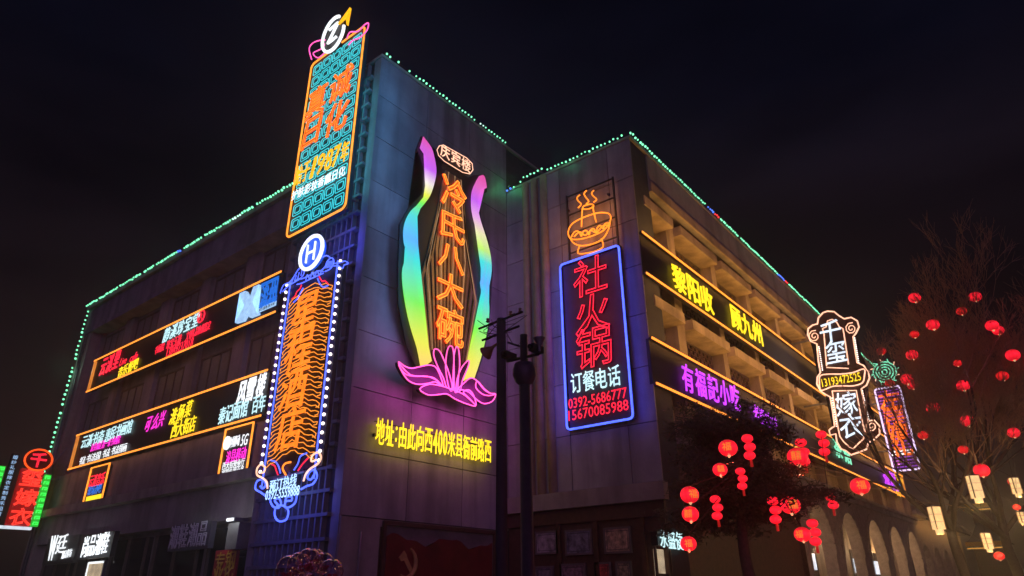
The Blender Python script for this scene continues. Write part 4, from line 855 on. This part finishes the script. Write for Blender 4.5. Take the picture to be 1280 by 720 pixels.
# ================================================================== poles in front of the inner corner
p0 = on_x(657, 560, 7.4)
M_post = mat('post_paint', (.055, .045, .06), .5, .3, 8, .1)
t = thing('lamp_post', 'dark lamp post with a round globe and crossarm before the inner corner', 'lamp post', (p0.x, p0.y, .13))
zt_ = on_x(657, 418, 7.4).z-.13; zg = on_x(657, 467, 7.4).z-.13
MB().tube([(0, 0, 0), (0, 0, .5), (0, 0, .55), (0, 0, zg)], [.15, .15, .09, .078], 12).build('pole', M_post, t, smooth=True)
MB().lathe([(.0, .16), (.14, .15), (.165, .06), (.17, -.02), (.13, -.12), (.07, -.17)], (0, 0, zg), 14).build('globe', M_post, t, smooth=True)
MB().tube([(0, 0, zg+.1), (0, 0, zt_)], .055, 8).build('mast', M_dark, t)
MB().tube([(0, .32, zg+.26), (0, -.26, zg+.24)], .022, 6).build('crossarm', M_dark, t); MB().tube([(0, .3, zg+.55), (0, 0, zg+.4)], .016, 5).build('stay', M_dark, t)
for yy in (.28, -.22):
    h_ = MB().box(-.12, .12, yy-.05, yy+.05, zg+.28, zg+.38).build('camera_housing', M_dark, t); MB().tube([(-.12, yy, zg+.33), (-.16, yy, zg+.33)], .035, 8).build('lens', M_glass, h_)
MB().lathe([(.02, 0), (.03, .08), (.09, .2)], (0, -.28, zg+.28), 10).build('horn', M_steel, t, smooth=True)
p0 = on_x(627, 600, 8.1)
t = thing('utility_pole', 'dark round utility pole with wires and clamps left of the lamp post', 'pole', (p0.x, p0.y, .13))
zt_ = on_x(629, 398, 8.1).z-.13
MB().tube([(0, 0, 0), (0, 0, zt_)], [.10, .075], 12).build('pole', mat('pole_concrete', (.06, .05, .06), .8), t, smooth=True)
for k, (dz, L_) in enumerate(((-.05, .5), (-.28, .42))): MB().tube([(0, -L_*.9, zt_+dz+.06), (0, L_, zt_+dz)], .02, 5).build('crossarm', M_dark, t)
for yy in (-.4, -.2, .3): MB().lathe([(.0, .1), (.03, .08), (.02, .05), (.035, .03), (.0, 0)], (0, yy, zt_-.0), 8).build('insulator', mat('insulator', (.25, .16, .11), .3), t)
hn = MB().lathe([(.02, 0), (.03, .10), (.12, .26), (.125, .27)], (0, 0, 0), 12).build('horn', M_copper, t, smooth=True); hn.location = (0, .1, zt_-.42); hn.rotation_euler = (-2.0, 0, 0)
wm = MB(); rw = random.Random(3)
for k in range(7):
    a = Vector((rw.uniform(-.08, .08), rw.uniform(-.3, .3), zt_-.1-rw.random()*.2)); wm.tube(smooth_line([a, a+Vector((rw.uniform(-.1, .1), rw.uniform(-.25, .3), rw.uniform(-.15, .25))), a+Vector((rw.uniform(-.1, .1), rw.uniform(-.5, .5), rw.uniform(-.1, .3)))], 4), .007, 3)
wm.build('wires', M_cord, t, kind='stuff')
# overhead wires to the wall
a = Vector((p0.x, p0.y, zt_+.1)); b = Vector((XD, 12.6, 9.2)); MB().tube([a+(b-a)*i/10-Vector((0, 0, .35*math.sin(math.pi*i/10))) for i in range(11)], .009, 4).build('overhead_wire', M_cord, None, label='thin dark wire from the utility pole to the ribbed wall', category='wire')

# ================================================================== trees
def tube_seg(mb, a, b, ra, rb, n): mb.tube([a, b], [ra, rb], n, cap=False)
def bare_tree(label, loc, H, seed, lean=(0, 0), spread=1.0):
    rnd = random.Random(seed); t = thing('bare_tree', label, 'tree', loc, 0, 'bare trees along the right street'); nodes = []
    trunk, limb, twig = MB(), MB(), MB()
    th = H*.30; base = Vector((0, 0, 0)); top = Vector((lean[0], lean[1], th))
    pts = smooth_line([base, base+(top-base)*.4+Vector((.06, -.05, 0)), base+(top-base)*.75+Vector((-.04, .06, 0)), top], 4)
    trunk.tube(pts, [.20-.07*i/len(pts) for i in range(len(pts))], 10); trunk.build('trunk', M_bark, t, smooth=True)
    cnt = [0]
    def grow(p, d, L, r, dep):
        n = 3 if dep < 3 else 2; q = p; dirs = d.copy(); P = [p]
        for i in range(n):
            dirs = (dirs+Vector((rnd.gauss(0, .13), rnd.gauss(0, .13), rnd.gauss(.05, .09)))).normalized(); q = q+dirs*L/n; P.append(q)
        mb = limb if dep < 2 else twig
        e = r*.62; mb.tube(P, [r+(e-r)*i/n for i in range(n+1)], 7 if dep < 2 else (4 if dep < 4 else 3), cap=False)
        nodes.extend(P[1:])
        if dep >= 7: return
        wq = q+Vector(loc)
        if dep > 1 and wq.y > 4.35 and wq.x < 38 and rnd.random() < .93: return      # kept pruned clear of the signs
        kids = 4 if dep == 0 else (3 if dep < 5 else 3)
        for k in range(kids):
            f = rnd.uniform(.45, 1.0) if k else 1.0; j = min(n-1, int(f*n)); st = P[j]+(P[j+1]-P[j])*(f*n-j) if j < n else P[-1]
            if k == 0: st = P[-1]
            ax = dirs.orthogonal().normalized(); ax.rotate(Matrix.Rotation(rnd.uniform(0, 6.28), 3, dirs)); an = rnd.uniform(.28, .72)*(1.0 if k else .5)
            nd = (dirs*math.cos(an)+ax*math.sin(an)); nd.z += .16; nd.normalize()
            grow(st, nd, L*rnd.uniform(.60, .80), max(.008, e*(.9 if k == 0 else .68)), dep+1)
    for k in range(6):
        a = 2*math.pi*k/6+rnd.uniform(-.3, .3); el = rnd.uniform(.6, 1.15)
        grow(top-Vector((0, 0, rnd.uniform(0, .8))), Vector((math.cos(a)*math.cos(el)*spread, math.sin(a)*math.cos(el)*spread, math.sin(el))).normalized(), H*.23*rnd.uniform(.85, 1.1), .095, 0)
    limb.build('limbs', M_bark, t, smooth=True); twig.build('twigs', M_twig, t, kind='stuff')
    return t, [n_+Vector(loc) for n_ in nodes]
def at(px, py, X): return on_x(px, py, X)
c1 = at(1198, 690, 30.0); c2 = at(1264, 690, 32.0)
tr1, nod1 = bare_tree('tall bare tree hung with round red lanterns, nearer of the two', (c1.x, c1.y, .13), 13.6, 11, spread=1.15)
tr2, nod2 = bare_tree('bare tree hung with red lanterns at the right edge', (c2.x, c2.y, .13), 13.2, 23, spread=1.2)

# evergreen beside the street wing
ce = on_y(936, 706, 5.3); rnd = random.Random(5)
te = thing('evergreen_tree', 'dark evergreen tree hung with red lanterns in front of the street wing', 'tree', (ce.x, ce.y, .13))
E0 = Vector((ce.x, ce.y, .13)); nodE = []
P = [Vector(v) for v in ((0, 0, 0), (.05, -.02, 1.1), (-.03, .04, 2.2), (.08, .02, 3.2), (.12, -.05, 4.3), (.0, .05, 4.9))]
MB().tube(smooth_line(P, 4), [.15-.10*i/20 for i in range(21)], 10).build('trunk', M_bark, te, smooth=True)
leaf = MB(); lim = MB()
def tuft(c, R, n):
    for _ in range(n):
        d = Vector((rnd.gauss(0, 1), rnd.gauss(0, 1), rnd.gauss(0, .55))); p = c+d*R*.5
        a = Vector((rnd.gauss(0, 1), rnd.gauss(0, 1), rnd.gauss(.2, .6))).normalized()*rnd.uniform(.07, .15); b = a.orthogonal().normalized()*rnd.uniform(.012, .028)
        leaf.add([p-b, p+b, p+a], [(0, 1, 2)])
for k in range(40):
    z_ = rnd.uniform(3.0, 4.9); a = rnd.uniform(0, 6.28); L_ = rnd.uniform(.7, 2.0)*(1.0 if z_ < 3.9 else .62)
    st = Vector((0, 0, z_-.25)); d = Vector((math.cos(a), math.sin(a), rnd.uniform(-.05, .3)))
    Q = [st+d*L_*i/4+Vector((0, 0, -.12*(i/4)**2+rnd.uniform(-.05, .05))) for i in range(5)]
    lim.tube(Q, [.03, .024, .018, .012, .007], 5); nodE += [q+E0 for q in Q[1:]]
    for q in Q[1:]:
        for _ in range(3): tuft(q+Vector((rnd.gauss(0, .14), rnd.gauss(0, .14), rnd.gauss(.03, .09))), rnd.uniform(.18, .34), 95)
for k in range(10): tuft(Vector((rnd.gauss(0, .45), rnd.gauss(0, .45), rnd.uniform(4.6, 5.15))), .3, 80)
lim.build('limbs', M_bark, te); leaf.build('crown', M_leaf, te, kind='stuff')

# ================================================================== lanterns
def lobed(R, h, n=12, seg=36, rows=9):
    mb = MB(); vs = []; fs = []
    for i in range(rows+1):
        a = math.pi*(.09+.82*i/rows); rr = R*math.sin(a)**.8; zz = h*math.cos(a)
        for j in range(seg): b = 2*math.pi*j/seg; k = rr*(1-.045*abs(math.sin(n*b/2))**.5*0-.04*(1-abs(math.sin(n*b/2)))); vs.append((k*math.cos(b), k*math.sin(b), zz))
    for i in range(rows):
        for j in range(seg): fs.append((i*seg+j, (i+1)*seg+j, (i+1)*seg+(j+1) % seg, i*seg+(j+1) % seg))
    return mb.add(vs, fs)
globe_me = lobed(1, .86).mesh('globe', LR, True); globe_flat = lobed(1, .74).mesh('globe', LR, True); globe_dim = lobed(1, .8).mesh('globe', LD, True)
cap_me = MB().lathe([(0, .12), (.42, .12), (.46, 0), (.40, -.05), (0, -.05)], n=14).mesh('cap', M_gold, False)
tip_me = MB().lathe([(.30, 0), (.22, -.16), (.10, -.34), (.0, -.36)], n=10).mesh('tip', emit('tip_cream', (1, .62, .3), .55), False)
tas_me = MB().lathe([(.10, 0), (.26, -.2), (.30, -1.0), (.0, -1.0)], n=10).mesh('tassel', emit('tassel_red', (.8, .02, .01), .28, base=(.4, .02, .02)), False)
def cord(parent, top_local, nodes, world):
    """a cord from the lantern up to the nearest branch above it"""
    best = min(nodes, key=lambda q: (q-world).length + (3 if q.z < world.z+.05 else 0)); e = best-parent.location
    MB().tube([Vector(top_local), Vector(top_local)+(e-Vector(top_local))*.5+Vector((.01, .01, -.02)), e], .006, 4).build('cord', M_cord, parent)
def face_yaw(p): return math.atan2(CAM.x-p.x, -(CAM.y-p.y))
LN = 0
def round_lantern(label, p, R, nodes, group, gold=True, dim=False):
    global LN; LN += 1
    o = thing('round_lantern', label, 'lantern', p, 0, group)
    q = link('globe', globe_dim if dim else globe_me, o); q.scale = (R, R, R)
    q = link('cap', cap_me, o); q.scale = (R*.7,)*3; q.location = (0, 0, R*.80)
    q = link('tip', tip_me, o); q.scale = (R*.7,)*3; q.location = (0, 0, -R*.80)
    if gold:
        d = (CAM-p); yaw = math.atan2(d.y, d.x)+math.pi/2+((LN*37) % 7-3)*.13; e = thing_part(o, yaw)
        k = put(e, 'emblem', '福' if LN % 2 else '囍', 0, .0, R*.95, R*.95, GL, 'solid', .02, -R*1.0); k.rotation_euler = (-.22, 0, 0)
    if gold: point(o, 'lantern_light', (0, 0, -R*1.7), 2.2, (1, .10, .06))
    cord(o, (0, 0, R*.88), nodes, p+Vector((0, 0, R)))
    return o
def thing_part(o, yaw):
    e = MB().tube([(0, 0, -.02), (0, 0, .02)], .004, 3).build('emblem_holder', M_cord, o); e.rotation_euler = (0, 0, yaw); return e
gA = 'round lanterns hung in the evergreen tree'
RLs = [((910, 560), 23, 'round red lantern with gold emblem, highest on the evergreen'), ((900, 587), 18, 'smaller round red lantern just below the highest one on the evergreen'), ((862, 618.5), 23, 'round red lantern, top of the three hanging at the left of the evergreen'),
       ((863, 642.7), 21, 'round red lantern, middle of the three hanging at the left of the evergreen'), ((860.5, 679.6), 20, 'round red lantern, bottom of the three hanging at the left of the evergreen'), ((988, 631.4), 24, 'round red gold-marked lantern right of the evergreen trunk beside a lantern stack'),
       ((1003, 668), 20, 'round red lantern touching the lowest lantern stack'), ((997, 571), 25, 'round red lantern under the white and brown blade sign, overlapping a stack'), ((1075, 607.5), 23, 'round red lantern before the far end of the lower band sign')]
for (p, d, lab) in RLs:
    yy = 4.0+random.uniform(-.25, .15); w_ = on_y(*p, yy); R = d/2*(w_-CAM).dot(FW)/F
    round_lantern(lab, w_, R, nodE if p[0] < 1010 else nodE+nod1, gA)
gB = 'three-tier lantern stacks hung in the evergreen tree'
STK = [((934.7, 548), (937, 569), 14, 'red three-tier lantern stack near the evergreen top', 3), ((926, 589), (930.5, 608), 12, 'small red three-tier lantern stack at the middle of the evergreen', 3), ((894.7, 624), (898, 645), 13, 'red three-tier lantern stack left of the evergreen trunk', 3), ((966.5, 626), (969, 649), 14, 'red three-tier lantern stack right of the evergreen trunk', 3),
       ((1016, 654), (1019, 676.6), 14, 'lowest red three-tier lantern stack, beside a round lantern', 3), ((1001.6, 553), (1008, 578), 14, 'red lantern stack behind the round lantern under the blade sign', 3), ((1027, 543), (1032, 565), 13, 'red lantern stack under the tip of the brown blade sign', 3), ((1039, 621.6), (1043, 632), 13, 'short red two-tier lantern stack before the arcade', 2)]
for (a, b, d, lab, n) in STK:
    yy = 4.15+random.uniform(-.2, .25); A_ = on_y(*a, yy); B_w = on_y(*b, yy); R = d/2*(A_-CAM).dot(FW)/F; st = (A_.z-B_w.z)/(n-1)
    o = thing('lantern_stack', lab, 'lantern', A_, 0, gB)
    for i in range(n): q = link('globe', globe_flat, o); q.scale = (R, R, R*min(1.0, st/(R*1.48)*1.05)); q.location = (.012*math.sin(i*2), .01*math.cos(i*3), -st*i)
    q = link('tassel', tas_me, o); q.scale = (R*.9, R*.9, R*1.3); q.location = (0, 0, -st*(n-1)-R*.66)
    cord(o, (0, 0, R*.7), nodE if a[0] < 1010 else nodE+nod1, A_+Vector((0, 0, R)))
gC = 'round lanterns hung in the bare trees'
BL = [((1143.3, 372.3), 14, 0), ((1219, 371), 14, 0), ((1202, 389), 12, 1), ((1166, 406), 15, 0), ((1240, 407), 15, 0), ((1247.7, 413), 13, 0), ((1143, 418), 11, 1), ((1101.7, 439), 11, 1), ((1140, 443.7), 14, 0), ((1266, 444), 16, 0), ((1197, 454), 10, 1), ((1134, 474), 15, 0), ((1140.7, 481.7), 12, 0), ((1253, 470), 14, 1), ((1203.7, 482), 15, 0), ((1166, 509.7), 16, 0), ((1209, 526), 16, 0), ((1153.7, 544), 12, 1), ((1267, 541), 14, 0), ((1204, 562), 12, 1), ((1227, 588), 18, 0), ((1267, 602), 13, 1), ((1271, 634), 9, 1), ((1249, 695), 12, 1), ((1112, 479), 11, 1)]
NM = {0: 'top-left round red lantern in the nearer bare tree', 1: 'top-right round red lantern in the bare trees', 2: 'small dim lantern just below the top-right lantern', 3: 'round red lantern third from the top left in the nearer bare tree', 4: 'left lantern of the touching pair near the right edge', 5: 'lower right lantern of the touching pair near the right edge', 6: 'small dim lantern below the top-left lantern of the bare tree', 7: 'small dim lantern above the mint neon ring', 8: 'lantern right of the mint neon ring, upper one', 9: 'large bright lantern at the right edge in the bare tree', 10: 'smallest dim lantern in the middle of the bare tree', 11: 'upper lantern of the touching pair beside the mint ring', 12: 'lower small lantern of the touching pair beside the mint ring', 13: 'half-dim lantern below the large one at the right edge', 14: 'round lantern in the middle of the bare tree above the lit branch', 15: 'round lantern right of the purple blade sign', 16: 'bright lantern in the lower middle of the bare tree', 17: 'dim lantern beside the lower half of the purple blade sign', 18: 'low lantern at the right edge above the paper lamps', 19: 'dim lantern just above the largest low lantern', 20: 'largest low lantern right above the paper lamp', 21: 'dim lantern at the right edge above the small paper lamp', 22: 'tiny dim lantern at the right edge beside the paper lamps', 23: 'dim lantern at the bottom beside the lowest paper lamp', 24: 'dim lantern half hidden behind the mint neon ring'}
for i, (p, d, dm) in enumerate(BL):
    X = 28.2+random.uniform(-.8, .8) if i not in (24, 7) else 30.0
    w_ = on_x(*p, X); R = d/2*(w_-CAM).dot(FW)/F
    round_lantern(NM[i], w_, R, nod1+nod2, gC, gold=False, dim=bool(dm))
# paper lamps
gD = 'cream paper lamps hung on the right street'
PL = [((1219.5, 611), 17, 34, 25, 'nearest cream paper lamp hanging right of the tree trunk'), ((1171, 650), 17, 34, 26, 'cream paper lamp hanging left of the tree trunk'), ((1234.5, 678), 12, 23, 27, 'small cream paper lamp hanging low at the right'), ((1270, 609), 12, 24, 28, 'small cream paper lamp near the right edge, upper one'), ((1277, 648), 8, 16, 27, 'tiny cream paper lamp cut by the right edge')]
for (p, wp, hp, X, lab) in PL:
    w_ = on_x(*p, X); k = (w_-CAM).dot(FW)/F; W2, H2 = wp*k*.36, hp*k*.46
    o = thing('paper_lamp', lab, 'lamp', w_, math.radians(-51)+.2*math.sin(X), gD)
    MB().box(-W2, W2, -W2*.7, W2*.7, -H2*.72, H2).build('shade', LC, o)
    MB().box(-W2*.6, W2*.6, -W2*.42, W2*.42, -H2*1.08, -H2*.73).build('foot', LC, o)
    fr = MB()
    for sx in (-1, 1):
        for sy in (-1, 1): fr.box(sx*W2-.012, sx*W2+.012, sy*W2*.7-.012, sy*W2*.7+.012, -H2*.74, H2*1.02)
    for zz in (-H2*.15, H2*.42): fr.box(-W2-.006, W2+.006, -W2*.7-.006, W2*.7+.006, zz-.006, zz+.006)
    fr.build('ribs', mat('paper_rib', (.55, .36, .16), .6), o)
    MB().box(-W2*1.05, W2*1.05, -W2*.75, W2*.75, H2+.003, H2+.03).build('cap', M_wood, o)
    cord(o, (0, 0, H2+.03), nod1+nod2, w_+Vector((0, 0, H2)))
    point(o, 'lamp_light', (0, 0, -H2*1.4), 32, (1, .62, .25))

# ================================================================== balloon bunch in the foreground
M_bal = bpy.data.materials.new('clear_balloon'); M_bal.use_nodes = True; tt = M_bal.node_tree; tt.nodes.clear()
ou = tt.nodes.new('ShaderNodeOutputMaterial'); mxs = tt.nodes.new('ShaderNodeMixShader'); tp = tt.nodes.new('ShaderNodeBsdfTransparent'); gl = tt.nodes.new('ShaderNodeBsdfGlossy'); lw = tt.nodes.new('ShaderNodeLayerWeight'); lw.inputs[0].default_value = .35
tp.inputs[0].default_value = (.95, .82, .9, 1); gl.inputs['Color'].default_value = (1, .75, .85, 1); gl.inputs['Roughness'].default_value = .12
pw = tt.nodes.new('ShaderNodeMath'); pw.operation = 'POWER'; pw.inputs[1].default_value = 1.1; tt.links.new(lw.outputs['Facing'], pw.inputs[0])
tt.links.new(pw.outputs[0], mxs.inputs[0]); tt.links.new(tp.outputs[0], mxs.inputs[1]); tt.links.new(gl.outputs[0], mxs.inputs[2]); tt.links.new(mxs.outputs[0], ou.inputs[0])
M_rose = mat('paper_rose', (.45, .03, .07), .5, .4, 14, .5); EM_f = emit('fairy_light', (1, .55, .25), 1.6, sample=False)
bc = on_x(388, 722, 7.6)
wt = thing('balloon_weight', 'weight block on the ground holding the balloon strings', 'weight', (bc.x, bc.y, .13)); MB().lathe([(0, 0), (.14, 0), (.14, .08), (.05, .12), (0, .12)], n=14).build('block', M_dark, wt)
BALL = [((362, 712), 17, 'leftmost'), ((374, 706), 15, 'second from left'), ((386, 702), 16, 'high centre'), ((394, 697), 11, 'topmost'), ((404, 704), 13, 'upper right'), ((414, 714), 15, 'rightmost'), ((390, 716), 14, 'lower centre'), ((376, 722), 13, 'lowest visible left')]
bm_ = MB().lathe([(0, -1.12), (.05, -1.10), (.10, -1.02)]+[(math.sin(math.pi*i/16), -math.cos(math.pi*i/16)) for i in range(1, 16)]+[(0, 1)], n=24).mesh('skin', M_bal, True)
rs = MB(); rb = random.Random(2)
for k in range(9):
    c = Vector((rb.uniform(-.4, .4), rb.uniform(-.4, .4), rb.uniform(-.7, -.2))); 
    for j in range(3): rs.lathe([(.0, -.08), (.10+.03*j, -.04), (.13+.04*j-.02, .06+.02*j)], c+Vector((0, 0, .02*j)), 7)
rs_me = rs.mesh('flowers', M_rose)
fl_me = MB(); [fl_me.ball((rb.uniform(-.6, .6), rb.uniform(-.6, .6), rb.uniform(-.6, .4)), .02, 5, 3) for _ in range(6)]; fl_me = fl_me.mesh('fairy_lights', EM_f)
for i, (p, r, nm) in enumerate(BALL):
    w_ = on_x(*p, 7.6+.25*math.sin(i*2.3)); R = r*(w_-CAM).dot(FW)/F; o = thing('balloon', 'clear balloon filled with pink roses, %s of the bunch' % nm, 'balloon', w_, i*.8, 'clear balloons in the bunch')
    for nm2, me in (('skin', bm_), ('flowers', rs_me), ('fairy_lights', fl_me)): q = link(nm2, me, o); q.scale = (R,)*3; (q.__setitem__('kind', 'stuff') if nm2 == 'fairy_lights' else None)
    e = Vector((bc.x, bc.y, .24))-w_; e.rotate(Matrix.Rotation(-i*.8, 3, 'Z')); MB().tube([(0, 0, -1.1*R), e*.5+Vector((0, 0, .05)), e], .003, 3).build('string', M_cord, o)

# ================================================================== background
# lower arcaded house past the street wing, with its lit brick wall
AX0, AX1 = EEND+.02, 68.0
ab = thing('arcade_house', 'low brick house with warmly lit arches beyond the street wing', 'building', (AX0, 8.2, 0))
def ap(mb, name, m, parent=None): off = Vector((AX0, 8.2, 0)); mb.v = [tuple(Vector(v)-off) for v in mb.v]; return mb.build(name, m, parent or ab)
ap(MB().box(AX0, AX1, 9.4, 16, 0, 5.6), 'core', M_wood); ap(MB().box(AX0, AX1, 7.9, 16, 5.95, 6.2), 'coping', M_conc)
bp_keep = bp
def bp(mb, name, m, parent=None, **k): return ap(mb, name, m, parent)
arch_wall(AX0, AX1, 5, 2.9, 1.25, 5.95, 8.2, 8.6, M_brick, 'arch_bay', ab)
bp = bp_keep
area(ab, 'wall_washer', (9, -.7, 5.6), (0, 1, -.5), 18, .1, 60, (1, .52, .14)); MB().box(0, 18, -.8, -.72, 5.62, 5.7).build('lamp_rail', M_dark, ab)
for xx in (1, 6, 12, 17): MB().box(xx-.04, xx+.04, -.719, .02, 5.64, 5.68).build('rail_arm', M_dark, ab)
# gatehouse with lit eaves at the end of the street
gx = 62; gp = on_x(1236, 690, gx)
gh = thing('gatehouse', 'dark tiled gatehouse with golden lit eaves at the end of the street', 'building', (gx, gp.y, 0))
MB().box(1, 5, -1.0, 1.0, 0, 4.95).build('base', M_wood, gh)
def tile_roof(z, hw, hd, rise):
    vs = []; n = 8
    for i in range(n+1):
        t = i/n; zz = z+rise*t**1.6*1.0; k = 1-.62*t; vs += [(-hd*k+3, -hw*k, zz), (hd*k+3, -hw*k, zz), (hd*k+3, hw*k, zz), (-hd*k+3, hw*k, zz)]
    fs = [(i*4+j, i*4+(j+1) % 4, i*4+4+(j+1) % 4, i*4+4+j) for i in range(n) for j in range(4)]+[(n*4, n*4+1, n*4+2, n*4+3), (3, 2, 1, 0)]
    r = MB().add(vs, fs).build('roof', M_tile, gh)
    for k in range(16): yy = -hw+2*hw*(k+.5)/16; MB().box(-hd+3-.02, -hd+3.25, yy-.12, yy+.12, z-.32, z-.03).build('eave_bracket', M_gold, r)
    MB().box(-hd+3.1, -hd+3.16, -hw, hw, z-.50, z-.42).build('eave_light', emit('eave_glow', (1, .5, .08), .55), r)
tile_roof(4.9, 1.25, 3.2, 1.4); MB().box(2, 4, -.6, .6, 6.2, 7.4).build('upper_storey', M_wood, gh); tile_roof(7.6, .95, 2.4, 1.5)
# old house behind the left blade sign
oh = thing('old_house', 'dark old house with a grey tiled roof at the bottom left corner', 'building', (5.5, 44, 0))
MB().box(-4, 5, 0, 8, 0, 3.6).build('wall', M_wood, oh)
MB().add([(-4.6, -.8, 3.5), (5.6, -.8, 3.5), (5.6, 4, 5.6), (-4.6, 4, 5.6), (5.6, 8.8, 3.5), (-4.6, 8.8, 3.5)], [(0, 1, 2, 3), (3, 2, 4, 5), (0, 3, 5), (1, 4, 2)]).build('roof', M_tile, oh)
for k in range(5): xx = -3.4+k*1.9; f = MB().box(xx, xx+1.2, -.06, -.002, 1.0, 2.9).build('window', M_frame, oh); MB().box(xx+.1, xx+1.1, -.08, -.061, 1.1, 2.8).build('pane', M_glass, f)
# ================================================================== thin haze volume, added to give the signs soft halos like lens bloom
hm_ = bpy.data.materials.new('halo_haze'); hm_.use_nodes = True; t = hm_.node_tree; t.nodes.clear()
ho = t.nodes.new('ShaderNodeOutputMaterial'); pvn = t.nodes.new('ShaderNodeVolumePrincipled'); pvn.inputs['Color'].default_value = (.9, .9, .9, 1); pvn.inputs['Density'].default_value = .004; pvn.inputs['Anisotropy'].default_value = .85
t.links.new(pvn.outputs[0], ho.inputs['Volume'])
hz = MB().box(-160, 310, -160, 310, -1, 21).build('haze', hm_); hz['kind'] = 'stuff'; hz['label'] = 'thin added haze giving the signs a soft glow'; hz['category'] = 'haze'
bpy.data.scenes.remove(TS)
print('objects', len(bpy.data.objects))
